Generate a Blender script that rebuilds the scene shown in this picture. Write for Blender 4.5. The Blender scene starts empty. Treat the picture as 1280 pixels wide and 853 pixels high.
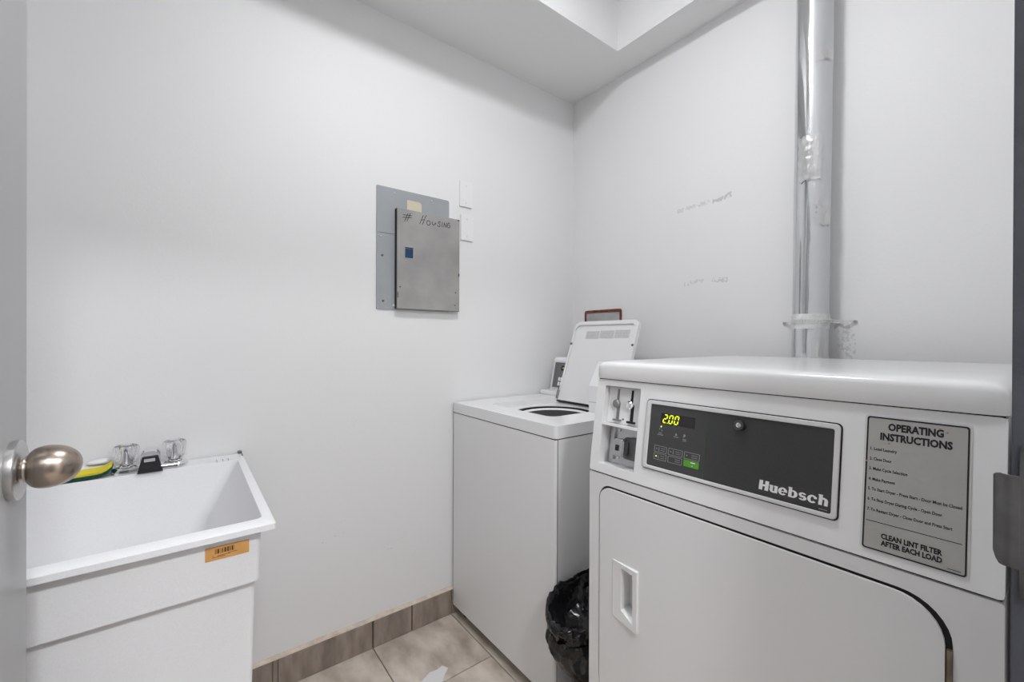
import bpy, bmesh, math, random
from mathutils import Vector, Matrix, noise
random.seed(7)
scene = bpy.context.scene
COL = scene.collection

# ------------------------------------------------------------------ camera
cam_d = bpy.data.cameras.new('camera')
cam = bpy.data.objects.new('camera', cam_d)
COL.objects.link(cam)
yaw, pitch, roll = math.radians(52.549), math.radians(-0.1358), math.radians(0.2315)
fw = Vector((math.cos(yaw)*math.cos(pitch), math.sin(yaw)*math.cos(pitch), math.sin(pitch)))
rt = Vector((math.sin(yaw), -math.cos(yaw), 0))
up = rt.cross(fw)
R_ = rt*math.cos(roll) + up*math.sin(roll)
U_ = -rt*math.sin(roll) + up*math.cos(roll)
cam.matrix_world = Matrix(((R_.x, U_.x, -fw.x, 0), (R_.y, U_.y, -fw.y, 0), (R_.z, U_.z, -fw.z, 1.166), (0, 0, 0, 1)))
cam_d.sensor_width = 36.0
cam_d.lens = 532.07*36/1280
cam_d.clip_start = 0.01
scene.camera = cam

# ------------------------------------------------------------------ world, exposure
w = bpy.data.worlds.new('world')
scene.world = w
w.use_nodes = True
w.node_tree.nodes['Background'].inputs[0].default_value = (0.9, 0.93, 1.0, 1)
w.node_tree.nodes['Background'].inputs[1].default_value = 0.15
vs = scene.view_settings
vs.view_transform = 'Standard'
vs.look = 'None'
vs.gamma = 1.0
vs.use_curve_mapping = False
vs.exposure = 0.09
ROOM_LAMP = 88.0      # radiance of the lamp diffuser in the ceiling recess
HALL_FILL = 130.0      # radiance of each added hallway fill lamp

# ------------------------------------------------------------------ room numbers
YL, XR, XB, YF, HC = 1.5993, 1.63, -0.56, 0.026, 2.416
JL, JR = -0.219, 0.602           # door opening
WX, WY = 1.478, 1.188            # far corner of the ceiling recess
RX, RY, RZ = -0.05, 0.12, 2.634

# ------------------------------------------------------------------ materials
def mat(name, col, rough=0.5, metal=0.0, coat=0.0, spec=0.5, emit=None, estr=0.0, trans=0.0, ior=1.45,
        var=0.0, vscale=8.0, bump=0.0, bscale=60.0, vcol=None, stretch=(1, 1, 1), aniso=None):
    m = bpy.data.materials.new(name)
    m.use_nodes = True
    nt = m.node_tree
    b = nt.nodes['Principled BSDF']
    b.inputs['Base Color'].default_value = (*col, 1)
    b.inputs['Roughness'].default_value = rough
    b.inputs['Metallic'].default_value = metal
    b.inputs['Coat Weight'].default_value = coat
    b.inputs['Coat Roughness'].default_value = 0.08
    b.inputs['Specular IOR Level'].default_value = spec
    b.inputs['Transmission Weight'].default_value = trans
    b.inputs['IOR'].default_value = ior
    if emit:
        b.inputs['Emission Color'].default_value = (*emit, 1)
        b.inputs['Emission Strength'].default_value = estr
    tc = nt.nodes.new('ShaderNodeTexCoord')
    mp = nt.nodes.new('ShaderNodeMapping')
    mp.inputs['Scale'].default_value = stretch
    nt.links.new(tc.outputs['Object'], mp.inputs[0])
    if var > 0:
        n = nt.nodes.new('ShaderNodeTexNoise')
        n.inputs['Scale'].default_value = vscale
        n.inputs['Detail'].default_value = 5
        nt.links.new(mp.outputs[0], n.inputs[0])
        mx = nt.nodes.new('ShaderNodeMix')
        mx.data_type = 'RGBA'
        c2 = vcol or tuple(c*(1-var) for c in col)
        mx.inputs[6].default_value = (*col, 1)
        mx.inputs[7].default_value = (*c2, 1)
        rp = nt.nodes.new('ShaderNodeMapRange')
        rp.inputs[1].default_value = 0.35
        rp.inputs[2].default_value = 0.7
        nt.links.new(n.outputs[0], rp.inputs[0])
        nt.links.new(rp.outputs[0], mx.inputs[0])
        nt.links.new(mx.outputs[2], b.inputs['Base Color'])
    if bump > 0:
        n2 = nt.nodes.new('ShaderNodeTexNoise')
        n2.inputs['Scale'].default_value = bscale
        n2.inputs['Detail'].default_value = 3
        nt.links.new(mp.outputs[0], n2.inputs[0])
        bp = nt.nodes.new('ShaderNodeBump')
        bp.inputs['Strength'].default_value = bump
        bp.inputs['Distance'].default_value = 0.002
        nt.links.new(n2.outputs[0], bp.inputs['Height'])
        nt.links.new(bp.outputs[0], b.inputs['Normal'])
    return m

def scuffed_wall(name, col, boxes):
    """white paint with worn marks: each box = (min xyz, max xyz, threshold, dark)"""
    m = mat(name, col, rough=0.55, bump=0.12, bscale=130)
    nt = m.node_tree
    b = nt.nodes['Principled BSDF']
    tc = nt.nodes.new('ShaderNodeTexCoord')
    sp = nt.nodes.new('ShaderNodeSeparateXYZ')
    nt.links.new(tc.outputs['Object'], sp.inputs[0])
    n = nt.nodes.new('ShaderNodeTexNoise')
    n.inputs['Scale'].default_value = 95
    n.inputs['Detail'].default_value = 6
    nt.links.new(tc.outputs['Object'], n.inputs[0])
    prev = None
    def math_(op, a, bval):
        q = nt.nodes.new('ShaderNodeMath')
        q.operation = op
        for i, v in enumerate((a, bval)):
            if isinstance(v, (int, float)):
                q.inputs[i].default_value = v
            else:
                nt.links.new(v, q.inputs[i])
        return q.outputs[0]
    last = None
    for axis, u0, u1, z0, z1, tilt, thr, dark in boxes:
        u = sp.outputs[axis]
        z = math_('SUBTRACT', sp.outputs[2], math_('MULTIPLY', math_('SUBTRACT', u, (u0+u1)/2), tilt))
        du = math_('MULTIPLY', math_('ABSOLUTE', math_('SUBTRACT', u, (u0+u1)/2), 0), 2/(u1-u0))
        dz = math_('MULTIPLY', math_('ABSOLUTE', math_('SUBTRACT', z, (z0+z1)/2), 0), 2/(z1-z0))
        d = math_('MAXIMUM', du, dz)
        inside = math_('MULTIPLY', math_('LESS_THAN', d, 1.0), math_('GREATER_THAN', math_('SUBTRACT', n.outputs[0], math_('MULTIPLY', dz, 0.08)), thr))
        inside = math_('MULTIPLY', inside, dark)
        last = inside if last is None else math_('MAXIMUM', last, inside)
    mx = nt.nodes.new('ShaderNodeMix')
    mx.data_type = 'RGBA'
    mx.inputs[6].default_value = (*col, 1)
    mx.inputs[7].default_value = (0.25, 0.25, 0.245, 1)
    nt.links.new(last, mx.inputs[0])
    nt.links.new(mx.outputs[2], b.inputs['Base Color'])
    return m

M = {}
WALL = (0.83, 0.83, 0.832)
M['wall'] = mat('wall_paint', WALL, rough=0.55, bump=0.12, bscale=130)
M['wall_left'] = scuffed_wall('wall_paint_left', WALL, [
    (0, 0.28, 0.60, 0.70, 0.95, 0.3, 0.66, 0.12), (0, 0.38, 0.47, 0.42, 0.50, 0.4, 0.62, 0.25), (0, 0.60, 0.70, 0.34, 0.40, 0.4, 0.62, 0.25)])
M['wall_right'] = scuffed_wall('wall_paint_right', WALL, [
    (1, 0.855, 0.995, 1.700, 1.718, -0.06, 0.46, 0.24), (1, 0.772, 0.845, 1.704, 1.724, -0.18, 0.44, 0.42),
    (1, 0.88, 0.962, 1.393, 1.412, -0.14, 0.49, 0.28), (1, 0.785, 0.845, 1.390, 1.410, 0.05, 0.46, 0.34),
    (1, 0.395, 0.440, 1.10, 1.215, 0.0, 0.52, 0.28), (1, 0.41, 0.45, 1.205, 1.222, 0.0, 0.42, 0.5)])
M['ceiling'] = mat('ceiling_paint', (0.84, 0.84, 0.84), rough=0.7, bump=0.1, bscale=120)
M['recess'] = mat('recess_paint', (0.85, 0.85, 0.85), rough=0.7)
M['grout'] = mat('floor_grout', (0.24, 0.20, 0.165), rough=0.9, var=0.3, vscale=30)
M['tile'] = mat('floor_tile_glaze', (0.70, 0.62, 0.545), rough=0.42, var=0.5, vscale=7, vcol=(0.36, 0.295, 0.235), bump=0.15, bscale=30, stretch=(1.7, 0.9, 1))
M['skirting'] = mat('skirting_tile_glaze', (0.36, 0.295, 0.25), rough=0.45, var=0.5, vscale=11, vcol=(0.20, 0.165, 0.142), stretch=(2.5, 1, 0.7))
M['skirt_grout'] = mat('skirting_grout', (0.42, 0.35, 0.30), rough=0.9)
M['caulk'] = mat('beige_caulk', (0.72, 0.61, 0.50), rough=0.8, var=0.25, vscale=40)
M['door'] = mat('grey_door_paint', (0.36, 0.36, 0.365), rough=0.36, var=0.10, vscale=5, stretch=(1, 1, 0.15))
M['frame'] = mat('slate_frame_paint', (0.075, 0.080, 0.098), rough=0.5, var=0.3, vscale=20, bump=0.3, bscale=160)
M['strike'] = mat('worn_dark_steel', (0.17, 0.167, 0.167), rough=0.42, metal=0.8, var=0.55, vscale=14, stretch=(1, 1, 1.6))
M['nickel'] = mat('satin_nickel', (0.40, 0.335, 0.285), rough=0.27, metal=1.0, bump=0.04, bscale=300)
M['nickel2'] = mat('brushed_nickel_plate', (0.58, 0.57, 0.56), rough=0.33, metal=1.0)
M['enamel'] = mat('white_enamel', (0.85, 0.85, 0.855), rough=0.28, coat=0.5)
M['enamel2'] = mat('white_enamel_panel', (0.82, 0.82, 0.825), rough=0.34, coat=0.2, bump=0.05, bscale=220)
M['plastic'] = mat('white_plastic', (0.85, 0.85, 0.85), rough=0.4)
M['gap'] = mat('black_gap', (0.02, 0.02, 0.02), rough=0.8)  # near-black for joints and slots; also paints the shade inside gaps
M['sink'] = mat('white_thermoplastic', (0.80, 0.80, 0.815), rough=0.5, var=0.05, vscale=420, bump=0.05, bscale=200)
M['chrome'] = mat('chrome', (0.85, 0.85, 0.86), rough=0.06, metal=1.0)
M['acrylic'] = mat('clear_acrylic', (0.90, 0.90, 0.91), rough=0.02, trans=1.0, ior=1.58)
M['blackp'] = mat('black_plastic', (0.02, 0.02, 0.022), rough=0.35)
M['panelgrey'] = mat('panel_cover_grey', (0.37, 0.39, 0.41), rough=0.42, var=0.08, vscale=10)
M['panelgrey2'] = mat('panel_door_grey', (0.39, 0.385, 0.372), rough=0.45, var=0.22, vscale=9, bump=0.05)
M['paneledge'] = mat('panel_worn_edge', (0.09, 0.09, 0.085), rough=0.6)
M['blue'] = mat('blue_latch_paint', (0.012, 0.05, 0.125), rough=0.35)
M['cream'] = mat('cream_paper', (0.66, 0.61, 0.47), rough=0.8)
M['ink'] = mat('black_ink', (0.015, 0.015, 0.018), rough=0.6)
M['screw'] = mat('zinc_screw', (0.5, 0.5, 0.5), rough=0.35, metal=1.0)
M['rust'] = mat('rust_red_paint', (0.115, 0.024, 0.012), rough=0.8, var=0.5, vscale=60, vcol=(0.25, 0.07, 0.04))
M['greyplaster'] = mat('grey_plaster', (0.50, 0.51, 0.50), rough=0.9, var=0.2, vscale=20)
M['graphite'] = mat('graphite_overlay', (0.052, 0.052, 0.052), rough=0.36, var=0.12, vscale=300)
M['graphite2'] = mat('graphite_overlay_keypad', (0.058, 0.058, 0.06), rough=0.34)
M['window'] = mat('smoked_display', (0.028, 0.024, 0.026), rough=0.2)
M['digit'] = mat('lit_led_digit', (0.6, 0.7, 0.0), rough=0.5, emit=(0.80, 0.92, 0.0), estr=0.95)
M['ledgreen'] = mat('lit_led_dot', (0.6, 0.8, 0.2), rough=0.5, emit=(0.75, 0.9, 0.35), estr=0.8)
M['greenbtn'] = mat('green_key_print', (0.10, 0.36, 0.03), rough=0.4)
M['greenline'] = mat('green_line_print', (0.035, 0.10, 0.035), rough=0.4)
M['greyprint'] = mat('grey_print', (0.33, 0.33, 0.33), rough=0.5)
M['whiteprint'] = mat('white_print', (0.88, 0.88, 0.88), rough=0.5)
M['silver'] = mat('silver_plate_face', (0.50, 0.49, 0.465), rough=0.34, metal=0.35, var=0.06, vscale=30)
M['bezel'] = mat('pale_grey_bezel', (0.70, 0.70, 0.70), rough=0.3, coat=0.3)
M['steel'] = mat('stainless_steel', (0.55, 0.55, 0.56), rough=0.25, metal=1.0)
M['darksteel'] = mat('dark_steel', (0.17, 0.17, 0.17), rough=0.3, metal=1.0)
M['slotgrey'] = mat('grey_slot_metal', (0.27, 0.27, 0.27), rough=0.35, metal=0.6)
M['hinge'] = mat('tarnished_hinge', (0.33, 0.27, 0.20), rough=0.4, metal=0.8, var=0.5, vscale=40)
M['bag'] = mat('black_bin_liner', (0.007, 0.007, 0.008), rough=0.2, spec=0.5, bump=0.6, bscale=45, stretch=(1, 1, 1.8))
M['foam'] = mat('yellow_sponge_foam', (0.72, 0.60, 0.04), rough=0.9, bump=0.6, bscale=250)
M['scour'] = mat('green_scouring_pad', (0.006, 0.075, 0.05), rough=0.95, bump=0.6, bscale=400)
M['soap'] = mat('white_soap', (0.78, 0.77, 0.80), rough=0.45)
M['sticker'] = mat('orange_sticker', (0.70, 0.36, 0.11), rough=0.55, var=0.12, vscale=40)
M['brownink'] = mat('brown_print', (0.07, 0.035, 0.012), rough=0.6)
M['paper'] = mat('white_paper', (0.74, 0.73, 0.73), rough=0.8)
M['label'] = mat('pale_grey_label', (0.50, 0.50, 0.50), rough=0.6, var=0.55, vscale=240, vcol=(0.74, 0.74, 0.74), stretch=(1, 1, 2.5))
M['tape'] = mat('translucent_tape', (0.80, 0.80, 0.80), rough=0.4, metal=0.0, var=0.3, vscale=40, bump=0.6, bscale=50)
M['foil'] = mat('foil_patch', (0.66, 0.66, 0.66), rough=0.28, metal=0.9, bump=1.0, bscale=40)
M['lamp'] = mat('lamp_diffuser', (0.9, 0.9, 0.9), rough=0.5, emit=(0.980, 0.991, 1.010), estr=ROOM_LAMP)
M['hall_fill'] = mat('hall_fill_diffuser', (0.9, 0.9, 0.9), rough=0.5, emit=(0.980, 0.991, 1.010), estr=HALL_FILL)

def duct_material():
    m = mat('galvanized_duct', (0.62, 0.63, 0.64), rough=0.2, metal=1.0, bump=0.35, bscale=22, stretch=(1, 1, 0.22))
    nt = m.node_tree
    b = nt.nodes['Principled BSDF']
    tc = nt.nodes.new('ShaderNodeTexCoord')
    n = nt.nodes.new('ShaderNodeTexNoise')
    n.inputs['Scale'].default_value = 6
    n.inputs['Detail'].default_value = 6
    mp = nt.nodes.new('ShaderNodeMapping')
    mp.inputs['Scale'].default_value = (1, 1, 0.5)
    nt.links.new(tc.outputs['Object'], mp.inputs[0])
    nt.links.new(mp.outputs[0], n.inputs[0])
    sp = nt.nodes.new('ShaderNodeSeparateXYZ')
    nt.links.new(tc.outputs['Object'], sp.inputs[0])
    # a strip of whitish foil tape runs down the +x/-y side of the duct
    mr = nt.nodes.new('ShaderNodeMapRange')
    mr.inputs[1].default_value = -0.007
    mr.inputs[2].default_value = -0.013
    ad = nt.nodes.new('ShaderNodeMath')
    ad.operation = 'MULTIPLY_ADD'
    ad.inputs[1].default_value = 0.035
    ad.inputs[2].default_value = -0.0175
    nt.links.new(n.outputs[0], ad.inputs[0])
    ad2 = nt.nodes.new('ShaderNodeMath')
    ad2.operation = 'ADD'
    nt.links.new(sp.outputs[1], ad2.inputs[0])
    nt.links.new(ad.outputs[0], ad2.inputs[1])
    nt.links.new(ad2.outputs[0], mr.inputs[0])
    for sock, a, c in (('Metallic', 1.0, 0.45), ('Roughness', 0.09, 0.42)):
        mm = nt.nodes.new('ShaderNodeMapRange')
        mm.inputs[3].default_value = a
        mm.inputs[4].default_value = c
        nt.links.new(mr.outputs[0], mm.inputs[0])
        nt.links.new(mm.outputs[0], b.inputs[sock])
    return m
M['duct'] = duct_material()

# ------------------------------------------------------------------ mesh helpers
def nb():
    return bmesh.new()

def box(bm, x0, x1, y0, y1, z0, z1):
    v = [bm.verts.new(p) for p in ((x0, y0, z0), (x1, y0, z0), (x1, y1, z0), (x0, y1, z0), (x0, y0, z1), (x1, y0, z1), (x1, y1, z1), (x0, y1, z1))]
    for f in ((3, 2, 1, 0), (4, 5, 6, 7), (0, 1, 5, 4), (1, 2, 6, 5), (2, 3, 7, 6), (3, 0, 4, 7)):
        bm.faces.new([v[i] for i in f])
    return v

def rrect(u0, u1, v0, v1, r, n=5):
    """rounded rectangle, counter-clockwise; r may be one number or four (u0v0, u1v0, u1v1, u0v1)"""
    if isinstance(r, (int, float)):
        r = (r, r, r, r)
    pts = []
    for (cu, cv, a0, rr) in ((u0+r[0], v0+r[0], 180, r[0]), (u1-r[1], v0+r[1], 270, r[1]), (u1-r[2], v1-r[2], 0, r[2]), (u0+r[3], v1-r[3], 90, r[3])):
        for i in range(n+1):
            a = math.radians(a0 + 90*i/n)
            pts.append((cu+rr*math.cos(a), cv+rr*math.sin(a)))
    return pts

def circ(cu, cv, r, n=32, sv=1.0):
    return [(cu+r*math.cos(2*math.pi*i/n), cv+sv*r*math.sin(2*math.pi*i/n)) for i in range(n)]

class Plane:
    """local (u, v, w) -> world; w is the outward direction"""
    def __init__(s, o, u, v, w=None):
        s.o, s.u, s.v = Vector(o), Vector(u).normalized(), Vector(v).normalized()
        s.w = Vector(w).normalized() if w else s.u.cross(s.v)
    def __call__(s, u, v, w=0.0):
        return s.o + s.u*u + s.v*v + s.w*w
    def mat(s):
        return Matrix(((s.u.x, s.v.x, s.w.x, s.o.x), (s.u.y, s.v.y, s.w.y, s.o.y), (s.u.z, s.v.z, s.w.z, s.o.z), (0, 0, 0, 1)))

def plate(bm, pl, outer, w0, w1, holes=(), back=True):
    """extruded polygon with holes, between w0 and w1 on a Plane"""
    loops = [outer] + list(holes)
    tops, bots = [], []
    for lp in loops:
        tops.append([bm.verts.new(pl(u, v, w1)) for u, v in lp])
        bots.append([bm.verts.new(pl(u, v, w0)) for u, v in lp])
    for t, b in zip(tops, bots):
        k = len(t)
        for i in range(k):
            bm.faces.new((t[i], t[(i+1) % k], b[(i+1) % k], b[i]))
    for ring, flag in ((tops, True), (bots, back)):
        if not flag:
            continue
        if len(ring) == 1:
            bm.faces.new(ring[0])
        else:
            es = []
            for t in ring:
                k = len(t)
                for i in range(k):
                    e = bm.edges.get((t[i], t[(i+1) % k])) or bm.edges.new((t[i], t[(i+1) % k]))
                    es.append(e)
            bmesh.ops.triangle_fill(bm, use_beauty=True, use_dissolve=False, edges=es)

def loft(bm, rings, cap0=True, cap1=True):
    vs = [[bm.verts.new(p) for p in r] for r in rings]
    k = len(vs[0])
    for a, b in zip(vs, vs[1:]):
        for i in range(k):
            bm.faces.new((a[i], a[(i+1) % k], b[(i+1) % k], b[i]))
    if cap0:
        bm.faces.new(list(reversed(vs[0])))
    if cap1:
        bm.faces.new(vs[-1])

def lathe(bm, o, axis, prof, n=32, cap0=True, cap1=True):
    """prof = [(distance along axis, radius)]"""
    ax = Vector(axis).normalized()
    a = ax.orthogonal().normalized()
    b = ax.cross(a)
    o = Vector(o)
    loft(bm, [[o+ax*h+(a*math.cos(2*math.pi*i/n)+b*math.sin(2*math.pi*i/n))*max(r, 1e-5) for i in range(n)] for h, r in prof], cap0, cap1)

def tube(bm, pts, r, n=8):
    pts = [Vector(p) for p in pts]
    rings = []
    prev = None
    for i, p in enumerate(pts):
        d = (pts[min(i+1, len(pts)-1)] - pts[max(i-1, 0)]).normalized()
        a = d.orthogonal().normalized() if prev is None else (prev - d*prev.dot(d)).normalized()
        prev = a
        b = d.cross(a)
        rings.append([p+(a*math.cos(2*math.pi*k/n)+b*math.sin(2*math.pi*k/n))*r for k in range(n)])
    loft(bm, rings)

def prism_xz(bm, prof, y0, y1):
    loft(bm, [[(x, y0, z) for x, z in prof], [(x, y1, z) for x, z in prof]])

def obj(name, bm, m, parent=None, smooth=True, bevel=0.0, seg=2, angle=35):
    bmesh.ops.remove_doubles(bm, verts=bm.verts, dist=1e-7)
    bmesh.ops.recalc_face_normals(bm, faces=bm.faces)
    me = bpy.data.meshes.new(name)
    bm.to_mesh(me)
    bm.free()
    root = parent
    off = Vector((0, 0, 0))
    while root is not None:
        off += root.location
        root = root.parent
    me.transform(Matrix.Translation(-off))
    me.materials.append(m)
    if smooth:
        for p in me.polygons:
            p.use_smooth = True
        try:
            me.set_sharp_from_angle(angle=math.radians(angle))
        except Exception:
            pass
    o = bpy.data.objects.new(name, me)
    COL.objects.link(o)
    if parent is not None:
        o.parent = parent
    if bevel > 0:
        md = o.modifiers.new('bevel', 'BEVEL')
        md.width = bevel
        md.segments = seg
        md.limit_method = 'ANGLE'
        md.angle_limit = math.radians(40)
        md.harden_normals = True
    return o

def struct(name, bm, m, parent=None, **k):
    o = obj(name, bm, m, parent, **k)
    if parent is None:
        o['kind'] = 'structure'
    return o

def thing(name, label, cat, loc, group=None):
    o = bpy.data.objects.new(name, None)
    o.empty_display_size = 0.05
    o.location = loc
    COL.objects.link(o)
    tag(o, label, cat, group)
    return o

def tag(o, label, cat, group=None):
    o['label'] = label
    o['category'] = cat
    if group:
        o['group'] = group

def text_into(bm, body, pl, u0, u1, v0, v1, w, bold=0.0, depth=0.0003):
    """lettering that fills the box u0..u1 x v0..v1 of a Plane (v0 = baseline)"""
    cu = bpy.data.curves.new('text', 'FONT')
    cu.body = body
    cu.size = 1.0
    cu.offset = bold
    cu.resolution_u = 2
    cu.fill_mode = 'FRONT'
    ob = bpy.data.objects.new('text', cu)
    COL.objects.link(ob)
    dg = bpy.context.evaluated_depsgraph_get()
    me = bpy.data.meshes.new_from_object(ob.evaluated_get(dg))
    xs = [v.co.x for v in me.vertices]
    xa, xb = min(xs), max(xs)
    cap = 0.70
    sx = (u1-u0)/(xb-xa)
    sy = (v1-v0)/cap
    t = bmesh.new()
    t.from_mesh(me)
    vmap = {}
    for v in t.verts:
        vmap[v.index] = bm.verts.new(pl(u0+(v.co.x-xa)*sx, v0+v.co.y*sy, w))
    for f in t.faces:
        try:
            bm.faces.new([vmap[v.index] for v in f.verts])
        except ValueError:
            pass
    t.free()
    bpy.data.objects.remove(ob)
    bpy.data.curves.remove(cu)
    bpy.data.meshes.remove(me)

def flat(bm, pl, pts, w):
    bm.faces.new([bm.verts.new(pl(u, v, w)) for u, v in pts])

def stroke(bm, pl, pts, width, w):
    """pen stroke: a ribbon along 2-D points"""
    for (a, b) in zip(pts, pts[1:]):
        a, b = Vector(a), Vector(b)
        d = (b-a)
        if d.length < 1e-6:
            continue
        d.normalize()
        nrm = Vector((-d.y, d.x))*width/2
        e = d*width*0.35
        q = [a-e-nrm, b+e-nrm, b+e+nrm, a-e+nrm]
        flat(bm, pl, [(p.x, p.y) for p in q], w)

# ================================================================== SETTING
# floor slab with tiles as parts
b = nb(); box(b, XB-0.1, XR+0.1, YF-0.12, YL+0.1, -0.10, -0.004)
floor = struct('floor', b, M['grout'], smooth=False)
tiles_me = {}
def floor_tile(x0, x1, y0, y1):
    g = 0.0018
    bt = nb()
    cx, cy = (x0+x1)/2, (y0+y1)/2
    key = (round(x1-x0, 3), round(y1-y0, 3))
    if key not in tiles_me:
        hx, hy = (x1-x0)/2-g, (y1-y0)/2-g
        loft(bt, [[(-hx, -hy, -0.004), (hx, -hy, -0.004), (hx, hy, -0.004), (-hx, hy, -0.004)],
                  [(-hx, -hy, -0.001), (hx, -hy, -0.001), (hx, hy, -0.001), (-hx, hy, -0.001)],
                  [(-hx+.001, -hy+.001, 0), (hx-.001, -hy+.001, 0), (hx-.001, hy-.001, 0), (-hx+.001, hy-.001, 0)]])
        bmesh.ops.recalc_face_normals(bt, faces=bt.faces)
        me = bpy.data.meshes.new('tile')
        bt.to_mesh(me)
        me.materials.append(M['tile'])
        tiles_me[key] = me
    o = bpy.data.objects.new('tile', tiles_me[key])
    COL.objects.link(o)
    o.parent = floor
    o.location = (cx, cy, 0)
xs = [XB, -0.425, -0.095, 0.235, 0.563, 0.897, 1.225, 1.553, XR]
for ci in range(len(xs)-1):
    ofs = 1.288 if xs[ci] > 0.5 and ci % 2 == 0 else 0.985
    ys = [YL]
    y = ofs
    while y > YF-0.11:
        ys.append(y)
        y -= 0.61
    ys.append(YF-0.12)
    for y1, y0 in zip(ys, ys[1:]):
        if y1-y0 > 0.02:
            floor_tile(xs[ci], xs[ci+1], y0, y1)
b = nb(); box(b, -1.6, 2.2, -1.7, YF-0.12, -0.10, 0)
struct('floor', b, M['tile'], smooth=False)

# walls
b = nb(); box(b, XB-0.1, XR+0.1, YL, YL+0.1, 0, 2.75)
struct('wall_left', b, M['wall_left'], smooth=False)
b = nb(); box(b, XR, XR+0.1, YF-0.12, YL, 0, 2.75)
struct('wall_right', b, M['wall_right'], smooth=False)
b = nb(); box(b, XB-0.1, XB, YF-0.12, YL, 0, 2.75)
struct('wall_back', b, M['wall'], smooth=False)
b = nb()
box(b, XB, JL-0.02, YF-0.12, YF, 0, 2.75)
box(b, JR+0.02, XR, YF-0.12, YF, 0, 2.75)
box(b, JL-0.02, JR+0.02, YF-0.12, YF, 2.07, 2.75)
struct('wall_front', b, M['wall'], smooth=False)
# hallway outside the door, where the camera stands
b = nb()
box(b, -1.6, XB-0.1, YF-0.22, YF-0.12, 0, 2.42)
box(b, XR+0.1, 2.2, YF-0.22, YF-0.12, 0, 2.42)
box(b, -1.6, 2.2, -1.8, -1.7, 0, 2.42)
box(b, -1.7, -1.6, -1.8, YF-0.12, 0, 2.42)
box(b, 2.2, 2.3, -1.8, YF-0.12, 0, 2.42)
struct('wall_hallway', b, M['wall'], smooth=False)
b = nb(); box(b, -1.7, 2.3, -1.8, YF-0.12, 2.42, 2.5)
struct('ceiling', b, M['ceiling'], smooth=False)

b = nb(); box(b, -0.10, 0.80, -1.702, -1.660, 0.01, 2.05)  # unseen dark slab added in the hallway for the metal to reflect
struct('reflection_slab', b, M['frame'], smooth=False, bevel=0.003)
# ceiling with its recess
b = nb()
xa, xb_, ya, yb_ = XB, XR, YF, YL
box(b, xa, RX, ya, yb_, HC, HC+0.03)
box(b, WX, xb_, ya, yb_, HC, HC+0.03)
box(b, RX, WX, WY, yb_, HC, HC+0.03)
box(b, RX, WX, ya, RY, HC, HC+0.03)
ceil = struct('ceiling', b, M['ceiling'], smooth=False)
b = nb()
box(b, RX-0.03, RX, RY-0.03, WY+0.03, HC+0.03, RZ)
box(b, WX, WX+0.03, RY-0.03, WY+0.03, HC+0.03, RZ)
box(b, RX, WX, WY, WY+0.03, HC+0.03, RZ)
box(b, RX, WX, RY-0.03, RY, HC+0.03, RZ)
box(b, RX-0.03, WX+0.03, RY-0.03, WY+0.03, RZ, RZ+0.03)
obj('recess', b, M['recess'], ceil, smooth=False)

# baseboard: skirting tiles along the left wall with a caulk line on top
b = nb(); box(b, XB, XR, YL-0.004, YL, 0, 0.104)
base = struct('baseboard_left', b, M['skirt_grout'], smooth=False)
bx = [XB, -0.425, -0.10, 0.228, 0.244, 0.560, 0.5635, 0.717, 0.720, 0.897, 1.225, 1.553, XR]
for a, c in zip(bx, bx[1:]):
    t = nb(); box(t, a+0.0012, c-0.0012, YL-0.0125, YL-0.004, 0.001, 0.104)
    obj('skirting_tile', t, M['skirting'], base, smooth=False, bevel=0.0008, seg=1)
t = nb()
n = 60
top = []
rings = []
for i in range(n+1):
    x = XB + (XR-XB)*i/n
    h = 0.112 + 0.003*noise.noise(Vector((x*9, 0, 0)))
    rings.append([(x, YL, 0.104), (x, YL-0.0115, 0.104), (x, YL-0.009, 0.108), (x, YL-0.001, h), (x, YL, h+0.002)])
loft(t, rings)
obj('caulk_line', t, M['caulk'], base)

# door frame (trim_1) with its strike plate
b = nb()
FY0, FY1 = YF-0.125, YF+0.005
# jambs wrap the wall: jamb face, room casing, hall casing, stop
def jamb(bm, xin, s):
    x = lambda d: xin + s*d
    prof = [(x(0), FY0), (x(0), FY0+0.075), (x(-0.016), FY0+0.075), (x(-0.016), FY0+0.082), (x(0), FY0+0.082), (x(0), FY1), (x(0.045), FY1), (x(0.045), YF),
            (x(0.0195), YF), (x(0.0195), YF-0.12), (x(0.045), YF-0.12), (x(0.045), FY0)]
    loft(bm, [[(px, py, 0.0) for px, py in prof], [(px, py, 2.05) for px, py in prof]])
jamb(b, JR, 1)
jamb(b, JL, -1)
box(b, JL-0.045, JR+0.045, FY0, YF-0.12, 2.05, 2.095)
box(b, JL-0.045, JR+0.045, YF, FY1, 2.05, 2.095)
box(b, JL, JR, YF-0.12, YF, 2.05, 2.0695)
frame = struct('trim_1', b, M['frame'], smooth=False, bevel=0.0012, seg=2)
# strike plate: a flat plate on the jamb face and a curved lip past its edge
b = nb()
pl = Plane((JR, 0, 0), (0, -1, 0), (0, 0, 1))     # facing -x ; u = -y
plate(b, pl, rrect(-0.026, 0.006, 0.932, 1.072, 0.004, 3), 0.0002, 0.0022, [rrect(-0.021, -0.004, 0.980, 1.025, 0.002, 2)])
lip = []
for k in range(9):
    a = k/8
    yy = 0.0255 + 0.0170*a
    xx = JR - 0.0022 + 0.009*max(0, a-0.35)**2/0.42
    zt = 1.0440 - (0.003*max(0, a-0.8)/0.2)
    zb = 0.9590 + (0.010*(max(0, a-0.7)/0.3)**2)
    lip.append([(xx, yy, zb), (xx, yy, zt), (xx+0.002, yy, zt), (xx+0.002, yy, zb)])
loft(b, lip)
obj('strike_plate', b, M['strike'], frame, bevel=0.0005)['label'] = 'worn dark steel strike plate with curved lip'

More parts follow.
